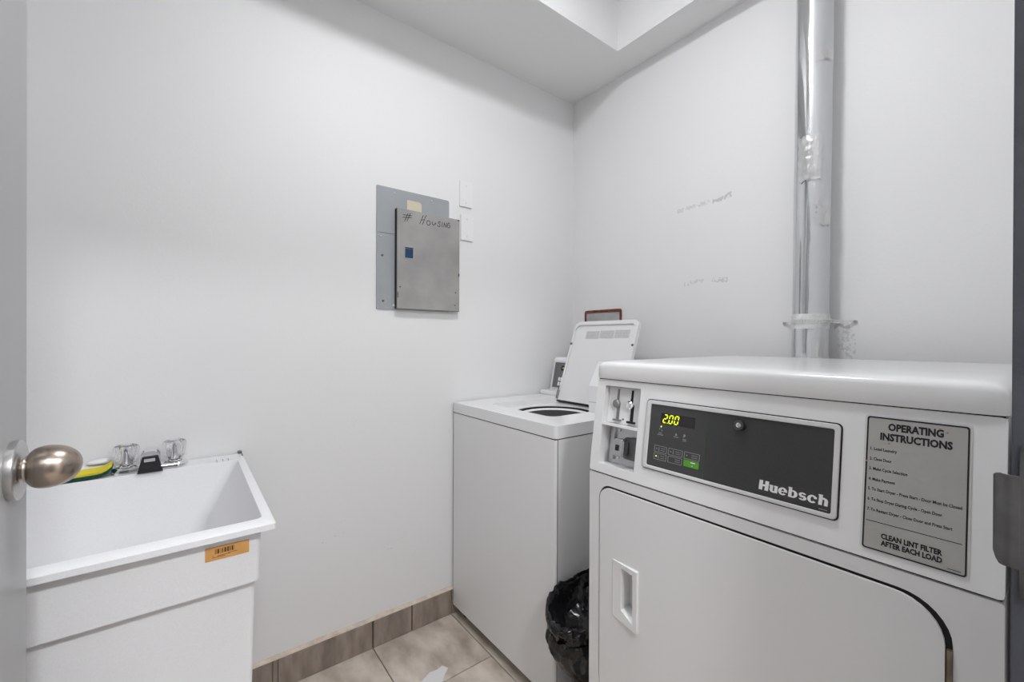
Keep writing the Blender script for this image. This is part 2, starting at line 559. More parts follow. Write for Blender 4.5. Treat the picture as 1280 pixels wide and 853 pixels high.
# open door
DX, DY0, DY1 = -0.172, 0.036, 0.8625
b = nb(); box(b, DX-0.045, DX, DY0, DY1, 0.012, 2.04)
door = struct('door_1', b, M['door'], smooth=False, bevel=0.002, seg=2)
KY, KZ = 0.797, 1.001
b = nb()
lathe(b, (DX, KY, KZ), (1, 0, 0), [(0.0, 0.0365), (0.004, 0.0372), (0.0075, 0.0368), (0.0085, 0.0355), (0.0085, 0.0)], 48)
r0 = obj('rosette', b, M['nickel2'], door, angle=25)
b = nb()
lathe(b, (DX+0.0085, KY, KZ), (1, 0, 0), [(0, 0.0155), (0.002, 0.0135), (0.012, 0.0125), (0.014, 0.0125), (0.014, 0)], 32)
obj('knob_neck', b, M['nickel'], door, angle=50)
b = nb()
prof = []
L0 = 0.050
for i in range(25):
    t = i/24
    r = 0.0268*math.sin(math.pi*min(1, (0.13+0.87*t)))**0.62 * (1-0.10*(t-0.5))
    prof.append((0.0235+L0*(0.5-0.5*math.cos(math.pi*t))*0.6 + L0*0.4*t - 0.010, r if i < 24 else 0))
lathe(b, (DX, KY, KZ), (1, 0, 0), prof, 48)
obj('door_knob', b, M['nickel'], door, angle=80)
b = nb(); lathe(b, (DX+0.0085, KY, KZ), (1, 0, 0), [(0.0035, 0.0165), (0.0055, 0.0165), (0.0055, 0.012)], 32)
lathe(b, (DX-0.045, KY, KZ), (-1, 0, 0), [(0, 0.037), (0.008, 0.036), (0.0085, 0.014), (0.02, 0.0125), (0.022, 0.017), (0.045, 0.027), (0.062, 0.02), (0.067, 0)], 32)
obj('knob_inside', b, M['nickel2'], door, angle=60)
b = nb(); box(b, DX-0.034, DX-0.011, DY1, DY1+0.0012, KZ-0.03, KZ+0.03)
obj('latch_plate', b, M['nickel2'], door, smooth=False)
for hz in (0.25, 1.0, 1.8):
    b = nb(); lathe(b, (DX-0.050, DY0-0.003, hz-0.05), (0, 0, 1), [(0, 0.006), (0.1, 0.006)], 12)
    obj('door_hinge', b, M['nickel2'], door)

# ================================================================== LAMPS
LX, LY = 0.58, 0.62
lamp = thing('ceiling_light', 'round flush ceiling lamp inside the ceiling recess', 'lamp', (LX, LY, RZ))
b = nb(); lathe(b, (LX, LY, RZ), (0, 0, -1), [(0, 0.125), (0.008, 0.125), (0.009, 0.118)], 40)
obj('lamp_base', b, M['plastic'], lamp)
b = nb(); lathe(b, (LX, LY, RZ-0.0095), (0, 0, -1), [(0.0, 0.116), (0.008, 0.115), (0.018, 0.095), (0.024, 0.05), (0.026, 0)], 40)
obj('lamp_diffuser', b, M['lamp'], lamp)
for i, hx in enumerate((0.05, 0.95)):  # unseen hallway lamps, added to send fill light through the doorway
    hl = thing('ceiling_light', ('left' if i == 0 else 'right') + ' hand unseen fill lamp added in the hallway behind the doorway', 'lamp', (hx, -0.95, 2.42))
    b = nb(); lathe(b, (hx, -0.95, 2.42), (0, 0, -1), [(0, 0.15), (0.02, 0.15), (0.022, 0.14)], 32)
    obj('lamp_base', b, M['plastic'], hl)
    b = nb(); lathe(b, (hx, -0.95, 2.3975), (0, 0, -1), [(0.0, 0.138), (0.015, 0.13), (0.03, 0.08), (0.034, 0)], 32)
    obj('lamp_diffuser', b, M['hall_fill'], hl)

# ================================================================== DRYER
Y0, Y1, FX, BX = 0.0455, 0.7285, 0.805, 1.512
dry = thing('dryer', 'white coin operated front load dryer with a dark control panel', 'dryer', ((FX+BX)/2, (Y0+Y1)/2, 0))
PF = Plane((FX, 0, 0), (0, -1, 0), (0, 0, 1))      # front face, u = -y, v = z, w towards the camera
b = nb()
box(b, FX+0.0305, BX, Y0, Y1, 0.03, 0.8405)
obj('cabinet', b, M['enamel2'], dry, smooth=False, bevel=0.003)
hole = rrect(-0.6965, -0.0905, 0.292, 0.8165, (0.058, 0.052, 0.055, 0.033), 8)
b = nb()
plate(b, PF, rrect(-Y1, -Y0, 0.03, 0.8405, 0.004, 2), -0.030, 0.0, [hole])
obj('front_panel', b, M['enamel2'], dry, bevel=0.0012, angle=30)
b = nb(); plate(b, PF, rrect(-0.6960, -0.0910, 0.2925, 0.8160, (0.058, 0.052, 0.055, 0.033), 8), -0.0038, -0.0030, [rrect(-0.6340, -0.5850, 0.520, 0.646, 0.006, 3)])
obj('door_gap_shade', b, M['gap'], dry)  # black sheet behind the door edge, painting the shade in the gap
# loading door
b = nb()
hand_hole = rrect(-0.6310, -0.5880, 0.524, 0.642, 0.006, 3)
plate(b, PF, rrect(-0.6925, -0.0975, 0.296, 0.8120, (0.055, 0.050, 0.053, 0.030), 8), -0.0020, 0.0030, [hand_hole])
ddoor = obj('door', b, M['enamel2'], dry, bevel=0.0022, seg=3, angle=30)
# recessed handle: angled flange round a pocket
b = nb()
outer = [(-0.652, 0.516), (-0.579, 0.512), (-0.579, 0.650), (-0.652, 0.650)]
inner = [(-0.6275, 0.540), (-0.5915, 0.528), (-0.5915, 0.637), (-0.6275, 0.637)]
ring_o = [PF(u, v, 0.0030) for u, v in outer]
ring_o2 = [PF(u, v, wv) for (u, v), wv in zip(outer, (0.0045, 0.011, 0.011, 0.0045))]
ring_i2 = [PF(u, v, wv) for (u, v), wv in zip(inner, (0.0035, 0.0100, 0.0100, 0.0035))]
ring_i = [PF(u, v, wv) for (u, v), wv in zip([(-0.6285, 0.541), (-0.5985, 0.540), (-0.5985, 0.632), (-0.6285, 0.636)], (-0.029, -0.012, -0.012, -0.029))]
loft(b, [ring_o, ring_o2, ring_i2, ring_i], cap0=False)
obj('handle', b, M['plastic'], ddoor, bevel=0.003, seg=3, angle=30)['label'] = 'recessed white plastic pull handle'
b = nb()
for k in range(6):
    z1 = 0.757-0.078*k
    lathe(b, PF(-0.0935, z1-0.076, 0.0005), (0, 0, 1), [(0, 0.0034), (0.076, 0.0034)], 12)
obj('door_hinge', b, M['hinge'], dry)['label'] = 'tarnished brown hinge knuckles'

# control console: sloped face with the coin pocket cut in
TX = 0.836
PC = Plane((FX, 0, 0.850), (0, -1, 0), (TX-FX, 0, 0.218))       # u = -y, v up the slope, w towards the camera
LC = math.hypot(TX-FX, 0.218)
coin = rrect(-0.7027, -0.5985, 0.0160, 0.2055, 0.003, 2)
b = nb()
plate(b, PC, rrect(-Y1, -Y0, -0.006, LC+0.0005, 0.006, 3), -0.004, 0.0, [coin])
obj('console_face', b, M['enamel'], dry, bevel=0.002, seg=3, angle=30)
b = nb()
prism_xz(b, [(FX+0.052, 0.8445), (FX+0.080, 1.067), (BX, 1.067), (BX, 0.8445)], Y0+0.001, Y1-0.001)
prism_xz(b, [(FX+0.0047, 0.8445), (FX+0.0358, 1.067), (FX+0.0800, 1.067), (FX+0.052, 0.8445)], Y0+0.001, 0.5975)
prism_xz(b, [(FX+0.0047, 0.8445), (FX+0.0358, 1.067), (FX+0.0800, 1.067), (FX+0.052, 0.8445)], 0.7035, Y1-0.001)
prism_xz(b, [(FX+0.0047, 0.8445), (FX+0.0065, 0.8625), (FX+0.0530, 0.8625), (FX+0.052, 0.8445)], 0.5975, 0.7035)
obj('console_body', b, M['enamel2'], dry, smooth=False)
b = nb(); box(b, FX+0.006, BX-0.002, Y0+0.003, Y1-0.003, 0.8405, 0.8445)
obj('console_seam', b, M['gap'], dry, smooth=False)
# pocket: upper coin chute plate, shelf, lower metal plate with the lock
b = nb(); plate(b, PC, rrect(-0.7025, -0.5987, 0.1165, 0.2053, 0.001, 1), -0.022, -0.017)
chute = obj('coin_chute', b, M['enamel'], dry, smooth=False, bevel=0.001)
b = nb(); plate(b, PC, rrect(-0.7025, -0.5987, 0.1090, 0.1160, 0.001, 1), -0.036, 0.0012)
obj('shelf', b, M['enamel'], dry, smooth=False, bevel=0.0012)
b = nb(); plate(b, PC, rrect(-0.7025, -0.5987, 0.0164, 0.1088, 0.001, 1), -0.040, -0.036)
cplate = obj('lock_plate', b, M['steel'], dry, smooth=False, bevel=0.001)
b = nb(); plate(b, PC, rrect(-0.6955, -0.6835, 0.026, 0.1085, 0.001, 1), -0.0358, -0.0300)
obj('lock_bracket', b, M['steel'], dry, smooth=False, bevel=0.001)
b = nb(); plate(b, PC, rrect(-0.6500, -0.6010, 0.036, 0.0880, 0.010, 4), -0.0358, -0.020)
obj('lock_housing', b, M['darksteel'], dry, bevel=0.003, angle=30)
b = nb(); plate(b, PC, rrect(-0.6640, -0.6310, 0.041, 0.0835, 0.011, 5), -0.0195, 0.002)
lk = obj('coin_box_lock', b, M['steel'], dry, bevel=0.003, angle=30)
b = nb(); plate(b, PC, rrect(-0.6535, -0.6430, 0.055, 0.069, 0.001, 1), 0.002, 0.0026)
obj('keyhole', b, M['gap'], lk, smooth=False)
for (u, v) in ((-0.6740, 0.100), (-0.6720, 0.034)):
    b = nb(); lathe(b, PC(u, v, -0.0358), -PC.w*-1, [(0, 0.004), (0.002, 0.0035), (0.003, 0)], 12)
    obj('screw', b, M['chrome'], cplate)
def coin_slot(uc, mtl, disc):
    b = nb()
    PS = Plane(PC(0, -0.0045, 0), PC.u, PC.v)
    plate(b, PS, [(uc-0.0005, 0.178), (uc-0.0005, 0.2050), (uc-0.0060, 0.2050), (uc-0.0070, 0.178)][::-1], -0.0170, -0.0160)
    plate(b, PS, [(uc-0.0005, 0.178), (uc+0.0042, 0.1690), (uc+0.0042, 0.1600), (uc-0.0070, 0.1740)][::-1], -0.0170, -0.0160)
    plate(b, PS, rrect(uc-0.0045, uc+0.0038, 0.131, 0.166, 0.001, 1), -0.0170, -0.0160)
    plate(b, PS, rrect(uc-0.0105, uc+0.0115, 0.1265, 0.1315, 0.002, 2), -0.0170, -0.0100)
    o = obj('coin_slot', b, mtl, chute, smooth=False)
    return o
PW = PC.w
def coin_disc(uc, v, mtl, r):
    b = nb(); lathe(b, PC(uc, v, -0.017), PW, [(0, r), (0.006, r), (0.0085, r*0.75), (0.009, 0)], 20)
    obj('coin_button', b, mtl, chute)
coin_slot(-0.6695, M['slotgrey'], None)
coin_disc(-0.6745, 0.1640, M['slotgrey'], 0.0098)
coin_slot(-0.6285, M['gap'], None)
coin_disc(-0.6350, 0.1645, M['chrome'], 0.0098)
b = nb(); lathe(b, PC(-0.6530, 0.1285, -0.017), PW, [(0, 0.0022), (0.002, 0.002), (0.0022, 0)], 10)
obj('rivet', b, M['darksteel'], chute)

# dark control panel with bezel
b = nb()
plate(b, PC, rrect(-0.5755, -0.2185, 0.0355, 0.1845, 0.007, 4), 0.0002, 0.0045, [rrect(-0.5655, -0.2265, 0.0425, 0.1760, 0.003, 3)])
cp = obj('control_panel', b, M['bezel'], dry, bevel=0.0015, seg=3, angle=30)
b = nb(); plate(b, PC, rrect(-0.5775, -0.2165, 0.0335, 0.1865, 0.008, 4), 0.0001, 0.0010)
obj('panel_shadow_gap', b, M['gap'], cp)
b = nb(); plate(b, PC, rrect(-0.4362, -0.2265, 0.0425, 0.1760, 0.0005, 1), 0.0010, 0.0020)
obj('overlay', b, M['graphite'], cp, smooth=False)
b = nb(); plate(b, PC, rrect(-0.5655, -0.4372, 0.0425, 0.1760, 0.0005, 1), 0.0010, 0.0020)
obj('keypad', b, M['graphite2'], cp, smooth=False)
b = nb(); plate(b, PC, rrect(-0.4372, -0.4362, 0.0425, 0.1760, 0.0001, 1), 0.0010, 0.0019)
obj('divider_line', b, M['greenline'], cp, smooth=False)
b = nb(); plate(b, PC, rrect(-0.5390, -0.4610, 0.1370, 0.1595, 0.0005, 1), 0.0020, 0.0023)
obj('display_window', b, M['window'], cp, smooth=False)
# seven segment digits 2.00, slanted
b = nb()
def seg7(u, v, wd, ht, on):
    t = ht*0.13
    sh = lambda x, y: (u+x+(y)*0.18, v+y)
    S = {'a': ((t*.5, ht), (wd-t*.5, ht), (wd-t*1.3, ht-t), (t*1.3, ht-t)), 'd': ((t*.5, 0), (wd-t*.5, 0), (wd-t*1.3, t), (t*1.3, t)),
         'g': ((t*.7, ht/2), (t*1.3, ht/2+t/2), (wd-t*1.3, ht/2+t/2), (wd-t*.7, ht/2), (wd-t*1.3, ht/2-t/2), (t*1.3, ht/2-t/2)),
         'f': ((0, ht-t*.5), (0, ht/2+t*.3), (t, ht/2+t*.8), (t, ht-t*1.3)), 'e': ((0, t*.5), (0, ht/2-t*.3), (t, ht/2-t*.8), (t, t*1.3)),
         'b': ((wd, ht-t*.5), (wd, ht/2+t*.3), (wd-t, ht/2+t*.8), (wd-t, ht-t*1.3)), 'c': ((wd, t*.5), (wd, ht/2-t*.3), (wd-t, ht/2-t*.8), (wd-t, t*1.3))}
    for k in on:
        flat(b, PC, [sh(x, y) for x, y in S[k]], 0.0026)
seg7(-0.5350, 0.1385, 0.0098, 0.0190, 'abged')
seg7(-0.5215, 0.1385, 0.0098, 0.0190, 'abcdef')
seg7(-0.5085, 0.1385, 0.0098, 0.0190, 'abcdef')
flat(b, PC, [(-0.5238, 0.1385), (-0.5220, 0.1385), (-0.5220, 0.1405), (-0.5238, 0.1405)], 0.0026)
dg_ = obj('display_digits', b, M['digit'], cp, smooth=False)
# small lamps and icons
b = nb()
lathe(b, PC(-0.5370, 0.1300, 0.0020), PW, [(0, 0.0018), (0.0006, 0.0014), (0.0007, 0)], 10)
obj('indicator_lamp', b, M['ledgreen'], cp)
for pts in ([circ(-0.5400, 0.1245, 0.0013, 8)], [circ(-0.5345, 0.1215, 0.0013, 8)],
            [[(-0.5030, 0.1165), (-0.4980, 0.1165), (-0.4990, 0.1195), (-0.5005, 0.1225), (-0.5020, 0.1195)]],
            [[(-0.4850, 0.1170), (-0.4825, 0.1160), (-0.4790, 0.1200), (-0.4800, 0.1225), (-0.4845, 0.1222), (-0.4830, 0.1195)]]):
    b = nb(); flat(b, PC, pts[0], 0.0022)
    obj('icon', b, M['greyprint'], cp, smooth=False)
for u0, u1, v, h in ((-0.5420, -0.5340, 0.1150, 0.0014), (-0.5445, -0.5305, 0.1115, 0.0014), (-0.5060, -0.4945, 0.1130, 0.0013), (-0.4855, -0.4775, 0.1115, 0.0013), (-0.4850, -0.4770, 0.1085, 0.0013)):
    b = nb(); flat(b, PC, [(u0, v), (u1, v), (u1, v+h), (u0, v+h)], 0.0022)
    obj('small_print', b, M['greyprint'], cp, smooth=False)
bi = 0
for r_, (va, vb) in enumerate(((0.0745, 0.0885), (0.0585, 0.0722))):
    for ua, ub in ((-0.5490, -0.5190), (-0.5150, -0.4830), (-0.4790, -0.4460)):
        bi += 1
        b = nb()
        if bi == 6:
            plate(b, PC, rrect(ua, ub-0.0005, va+0.0005, vb+0.0005, 0.001, 2), 0.0020, 0.0026)
            kb = obj('start_button', b, M['greenbtn'], cp, smooth=False)
            kb['label'] = 'green start key'
            b = nb()
            flat(b, PC, [(-0.4640, vb-0.0042), (-0.4540, vb-0.0042), (-0.4540, vb-0.0022), (-0.4640, vb-0.0022)], 0.0028)
            flat(b, PC, [(-0.4615, va+0.0030), (-0.4585, va+0.0030), (-0.4600, va+0.0055)], 0.0028)
            obj('key_lettering', b, M['whiteprint'], cp, smooth=False)
        else:
            plate(b, PC, rrect(ua, ub, va, vb, 0.0008, 2), 0.0020, 0.0025, [rrect(ua+0.0008, ub-0.0008, va+0.0008, vb-0.0008, 0.0005, 1)])
            if bi != 5:
                lathe(b, PC(ua+0.0055, (va+vb)/2, 0.0020), PW, [(0, 0.0014), (0.0005, 0.0012), (0.0006, 0)], 8)
            if bi in (1, 2, 4):
                flat(b, PC, [(ua+0.0105, va+0.003), (ua+0.0125, va+0.003), (ua+0.0120, vb-0.003), (ua+0.0110, vb-0.003)], 0.0025)
            for vv in (0.0042, 0.0085):
                flat(b, PC, [(ua+0.0160, va+vv), (ub-0.0040, va+vv), (ub-0.0040, va+vv+0.0010), (ua+0.0160, va+vv+0.0010)], 0.0025)
            obj('key_button', b, M['greyprint'], cp, smooth=False)
b = nb(); lathe(b, PC(-0.5435, 0.0655, 0.0020), PW, [(0, 0.0018), (0.0007, 0.0014), (0.0008, 0)], 10)
obj('indicator_lamp', b, M['ledgreen'], cp)
b = nb()
lathe(b, PC(-0.3715, 0.1590, 0.0020), PW, [(0, 0.0095), (0.008, 0.0095), (0.010, 0.0085), (0.0100, 0.006), (0.0085, 0.0055), (0.0085, 0.0)], 28)
kl = obj('keylock', b, M['darksteel'], cp, angle=30)
b = nb(); lathe(b, PC(-0.3715, 0.1590, 0.0105), PW, [(0, 0.0050), (0.0018, 0.0046), (0.0022, 0.0025), (0.0010, 0.0022), (0.0010, 0)], 20)
obj('lock_cylinder', b, M['chrome'], cp, angle=30)
b = nb()
BU0, BV0, BK = -0.3345, 0.0528, 0.0166        # start, baseline, cap height of the heavy slab lettering
def heavy(ch, x0):
    """one heavy slab letter; units of cap height; returns its width"""
    def R(xa, ya, xb, yb):
        flat(b, PC, [(BU0+BK*(x0+x+0.06*y), BV0+BK*y) for x, y in ((xa, ya), (xb, ya), (xb, yb), (xa, yb))], 0.0023)
    def A(cx, cy, rx, ry, tx, ty, a0, a1, n=14):
        P = []
        for i in range(n+1):
            q = math.radians(a0+(a1-a0)*i/n)
            P.append(((cx+rx*math.cos(q), cy+ry*math.sin(q)), (cx+(rx-tx)*math.cos(q), cy+(ry-ty)*math.sin(q))))
        for p, q in zip(P, P[1:]):
            flat(b, PC, [(BU0+BK*(x0+x+0.06*y), BV0+BK*y) for x, y in (p[0], q[0], q[1], p[1])], 0.0023)
    X = 0.74
    if ch == 'H':
        R(0.04, 0, 0.40, 1); R(0.62, 0, 0.98, 1); R(0.38, 0.40, 0.64, 0.60)
        return 1.04
    if ch == 'u':
        R(0, X-0.13, 0.2, X); R(0.05, 0.25, 0.36, X); A(0.42, 0.28, 0.37, 0.30, 0.30, 0.18, 180, 300); R(0.50, 0, 0.80, X); R(0.44, X-0.13, 0.6, X)
        return 0.86
    if ch in 'ec':
        A(0.42, X/2, 0.42, X/2+0.02, 0.29, 0.15, 40 if ch == 'c' else 0, 320)
        if ch == 'e':
            R(0.12, X/2-0.055, 0.84, X/2+0.045)
        else:
            R(0.56, X/2+0.06, 0.80, X/2+0.24)
        return 0.90
    if ch == 'b':
        R(0.0, 0.87, 0.2, 1); R(0.05, 0, 0.35, 1); A(0.44, X/2, 0.42, X/2+0.01, 0.29, 0.14, -130, 130)
        return 0.91
    if ch == 's':
        A(0.38, X*0.71, 0.34, X*0.31, 0.26, 0.13, 20, 230); A(0.40, X*0.29, 0.36, X*0.31, 0.28, 0.13, 200, 410)
        R(0.16, X/2-0.09, 0.62, X/2+0.09)
        return 0.80
    if ch == 'h':
        R(0.0, 0.87, 0.2, 1); R(0.05, 0, 0.36, 1); A(0.44, X-0.30, 0.38, 0.31, 0.30, 0.18, 0, 125); R(0.52, 0, 0.82, X-0.29)
        return 0.86
xo = 0
for ch in 'Huebsch':
    xo += heavy(ch, xo)
obj('brand_lettering', b, M['whiteprint'], cp, smooth=False)
b = nb(); flat(b, PC, [(-0.2430, 0.0462), (-0.2315, 0.0462), (-0.2315, 0.0472), (-0.2430, 0.0472)], 0.0022)
obj('small_print', b, M['greyprint'], cp, smooth=False)

# instruction plate
b = nb(); plate(b, PC, rrect(-0.1892, -0.0764, 0.0065, 0.2065, 0.005, 4), 0.0001, 0.0010)
ip = obj('instruction_plate', b, M['bezel'], dry)
ip['label'] = 'silver operating instructions plate with black border'
b = nb(); plate(b, PC, rrect(-0.1865, -0.0785, 0.0088, 0.2037, 0.0035, 4), 0.0010, 0.0016, [rrect(-0.1845, -0.0803, 0.0108, 0.2015, 0.0025, 4)])
obj('border', b, M['ink'], ip, smooth=False)
b = nb(); plate(b, PC, rrect(-0.1845, -0.0803, 0.0108, 0.2015, 0.0025, 4), 0.0010, 0.0014)
obj('plate_face', b, M['silver'], ip, smooth=False)
b = nb()
text_into(b, 'OPERATING', PC, -0.1620, -0.1032, 0.1855, 0.1955, 0.0017, bold=0.045)
text_into(b, 'INSTRUCTIONS', PC, -0.1705, -0.0943, 0.1705, 0.1805, 0.0017, bold=0.045)
for txt, u0, u1, v in (('1. Load Laundry', -0.1812, -0.1510, 0.1535), ('2. Close Door', -0.1815, -0.1565, 0.1385), ('3. Make Cycle Selection', -0.1818, -0.1390, 0.1240),
                       ('4. Make Payment', -0.1820, -0.1518, 0.1085), ('5. To Start Dryer - Press Start - Door Must be Closed', -0.1822, -0.0840, 0.0940),
                       ('6. To Stop Dryer During Cycle - Open Door', -0.1822, -0.1025, 0.0790), ('7. To Restart Dryer - Close Door and Press Start', -0.1822, -0.0925, 0.0640)):
    text_into(b, txt, PC, u0, u1, v, v+0.0042, 0.0017, bold=0.022)
flat(b, PC, [(-0.1827, 0.0490), (-0.0832, 0.0490), (-0.0832, 0.0499), (-0.1827, 0.0499)], 0.0017)
text_into(b, 'CLEAN LINT FILTER', PC, -0.1650, -0.1012, 0.0282, 0.0352, 0.0017, bold=0.045)
text_into(b, 'AFTER EACH LOAD', PC, -0.1650, -0.1012, 0.0185, 0.0255, 0.0017, bold=0.045)
flat(b, PC, [(-0.0965, 0.0135), (-0.0835, 0.0135), (-0.0835, 0.0143), (-0.0965, 0.0143)], 0.0017)
obj('lettering', b, M['ink'], ip, smooth=False)
M['stain'] = mat('faint_red_stain', (0.40, 0.24, 0.19), rough=0.6)
for u, v, sz in ((-0.1605, 0.1665, 0.0020), (-0.1000, 0.1925, 0.0020), (-0.1075, 0.1965, 0.0016), (-0.1855, 0.1360, 0.0020)):
    b = nb()
    flat(b, PC, [(u+sz*random.uniform(.5, 1)*math.cos(a), v+sz*random.uniform(.4, .9)*math.sin(a)) for a in [k*math.pi/4 for k in range(8)]], 0.0018)
    obj('red_stain', b, M['stain'], ip, smooth=False)

# worktop with rolled front edge
b = nb()
top_prof = [(TX-0.004, 1.0705), (TX-0.0055, 1.075), (TX-0.0055, 1.1010), (TX-0.0035, 1.1075), (TX+0.0020, 1.1115), (TX+0.010, 1.1130), (TX+0.040, 1.1145), (BX-0.01, 1.1155), (BX, 1.112), (BX, 1.0705)]
rings = []
for yy, sc in ((Y0-0.001, 0.0), (Y0-0.001+0.004, 0.6), (Y0+0.012, 0.93), (Y0+0.03, 1.0), (Y1-0.03, 1.0), (Y1-0.012, 0.93), (Y1-0.003, 0.6), (Y1+0.001, 0.0)):
    rings.append([(x + (0.010*(1-sc) if i < 7 else 0), yy, 1.0705+(z-1.0705)*(0.62+0.38*sc) if z > 1.072 else z) for i, (x, z) in enumerate(top_prof)])
loft(b, rings)
obj('top_panel', b, M['enamel'], dry, angle=50)
b = nb(); box(b, TX+0.002, BX-0.003, Y0+0.003, Y1-0.003, 1.067, 1.0705)
obj('top_seam', b, M['gap'], dry, smooth=False)
for px, py in ((FX+0.06, Y0+0.06), (FX+0.06, Y1-0.06), (BX-0.06, Y0+0.06), (BX-0.06, Y1-0.06)):
    b = nb(); lathe(b, (px, py, 0), (0, 0, 1), [(0, 0.022), (0.015, 0.022), (0.018, 0.01), (0.031, 0.01)], 14)
    obj('foot', b, M['blackp'], dry)

# ================================================================== WASHER
WX0, WX1, WY0, WY1 = 0.9015, 1.605, 0.9545, 1.589
wm = thing('washing_machine', 'white top load washing machine with its lid raised', 'washer', ((WX0+WX1)/2, (WY0+WY1)/2, 0))
b = nb()
plate(b, Plane((0, 0, 0), (1, 0, 0), (0, 1, 0)), rrect(WX0, WX1, WY0, WY1, 0.012, 4), 0.045, 0.857)
obj('cabinet', b, M['enamel2'], wm, angle=30)
b = nb(); box(b, WX0+0.01, WX1-0.01, WY0-0.0008, WY0+0.001, 0.05, 0.855)
sp_ = obj('side_panel', b, M['enamel2'], wm, smooth=False)
b = nb(); box(b, WX0+0.0085, WX0+0.0105, WY0-0.0006, WY0+0.002, 0.05, 0.857)
obj('side_seam', b, M['gap'], wm, smooth=False)
b = nb(); box(b, WX0+0.002, WX1-0.003, WY0+0.003, WY1-0.003, 0.857, 0.8605)
obj('deck_seam', b, M['gap'], wm, smooth=False)
PT = Plane((0, 0, 0), (1, 0, 0), (0, 1, 0))
RC = (1.195, 1.270)
rec = rrect(1.000, 1.385, 1.078, 1.452, 0.035, 6)
b = nb()
plate(b, PT, rrect(WX0-0.001, WX1, WY0-0.001, WY1+0.001, 0.014, 5), 0.8605, 0.901, [rec])
deck = obj('top_deck', b, M['enamel'], wm, bevel=0.008, seg=4, angle=30)
b = nb()
plate(b, PT, rrect(0.998, 1.387, 1.076, 1.454, 0.036, 6), 0.872, 0.8775, [circ(RC[0], RC[1], 0.153, 48)])
obj('lid_well', b, M['enamel'], wm, bevel=0.003, seg=2, angle=30)
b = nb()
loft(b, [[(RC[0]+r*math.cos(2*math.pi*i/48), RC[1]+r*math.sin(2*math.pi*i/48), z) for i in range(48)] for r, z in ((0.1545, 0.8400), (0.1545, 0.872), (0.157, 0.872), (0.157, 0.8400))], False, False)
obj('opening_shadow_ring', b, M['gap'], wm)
b = nb()
lathe(b, (RC[0], RC[1], 0.8370), (0, 0, 1), [(0, 0.128), (0, 0.128), (0.018, 0.126), (0.026, 0.130), (0.030, 0.140), (0.027, 0.149), (0.014, 0.153), (0, 0.1535)], 48, cap0=False, cap1=False)
obj('balance_ring', b, M['plastic'], wm, angle=60)
b = nb()
lathe(b, (RC[0], RC[1], 0.40), (0, 0, 1), [(0, 0), (0, 0.20), (0.40, 0.20), (0.437, 0.1535)], 40, cap0=False, cap1=False)
obj('tub', b, M['darksteel'], wm, angle=40)
b = nb(); lathe(b, (RC[0], RC[1], 0.401), (0, 0, 1), [(0, 0.15), (0.03, 0.12), (0.06, 0.05), (0.25, 0.04), (0.27, 0.02), (0.27, 0)], 24)
obj('agitator', b, M['plastic'], wm, angle=40)
# rear deck step
b = nb(); box(b, 1.390, WX1-0.001, WY0+0.002, WY1-0.002, 0.899, 0.9225)
obj('rear_deck_step', b, M['enamel'], wm, smooth=False, bevel=0.008, seg=3)
# control console with coin meter case
b = nb()
prism_xz(b, [(1.432, 0.9220), (1.4635, 1.073), (1.475, 1.0815), (WX1-0.003, 1.0815), (WX1-0.003, 0.9220)], 1.080, 1.562)
obj('control_console', b, M['enamel'], wm, smooth=False, bevel=0.004, seg=3)
PM = Plane((1.432, 0, 0.922), (0, -1, 0), (0.0315, 0, 0.151))
b = nb(); plate(b, PM, rrect(-1.552, -1.10, 0.008, 0.143, 0.004, 3), 0.0002, 0.0035, [rrect(-1.546, -1.106, 0.014, 0.137, 0.003, 3)])
wp = obj('control_panel', b, M['bezel'], wm, bevel=0.001)
b = nb(); plate(b, PM, rrect(-1.546, -1.106, 0.014, 0.137, 0.003, 3), 0.0002, 0.0012)
obj('overlay', b, mat('mid_grey_overlay', (0.15, 0.15, 0.15), rough=0.4), wp, smooth=False)
b = nb(); plate(b, PM, rrect(-1.500, -1.46, 0.098, 0.122, 0.001, 1), 0.0012, 0.0020)
obj('display_window', b, M['window'], wp, smooth=False)
b = nb(); plate(b, PM, rrect(-1.491, -1.483, 0.106, 0.115, 0.002, 2), 0.0020, 0.0024)
obj('indicator_lamp', b, mat('lit_led_olive', (0.2, 0.25, 0.05), emit=(0.35, 0.5, 0.05), estr=0.35), wp, smooth=False)
for u in (-1.510, -1.495, -1.478):
    for v in (0.024, 0.047):
        b = nb(); plate(b, PM, rrect(u, u+0.011, v, v+0.018, 0.001, 1), 0.0012, 0.0020)
        obj('key_button', b, M['whiteprint'], wp, smooth=False)
b = nb()
prism_xz(b, [(1.185, 0.9005), (1.185, 0.998), (1.2365, 1.0845), (WX1-0.003, 1.0845), (WX1-0.003, 0.9228), (1.389, 0.9228), (1.389, 0.9005)], 0.958, 1.0795)
mc = obj('coin_meter_case', b, M['enamel'], wm, smooth=False, bevel=0.003, seg=3)
b = nb(); box(b, 1.1840, 1.1846, 0.960, 1.077, 0.9380, 0.9395)
obj('case_seam', b, M['greyprint'], mc, smooth=False)
for xx in (1.445, 1.472):
    b = nb(); lathe(b, (xx, 0.975, 1.0845), (0, 0, 1), [(0, 0.006), (0.003, 0.005), (0.004, 0)], 12)
    obj('screw', b, M['darksteel'], mc)
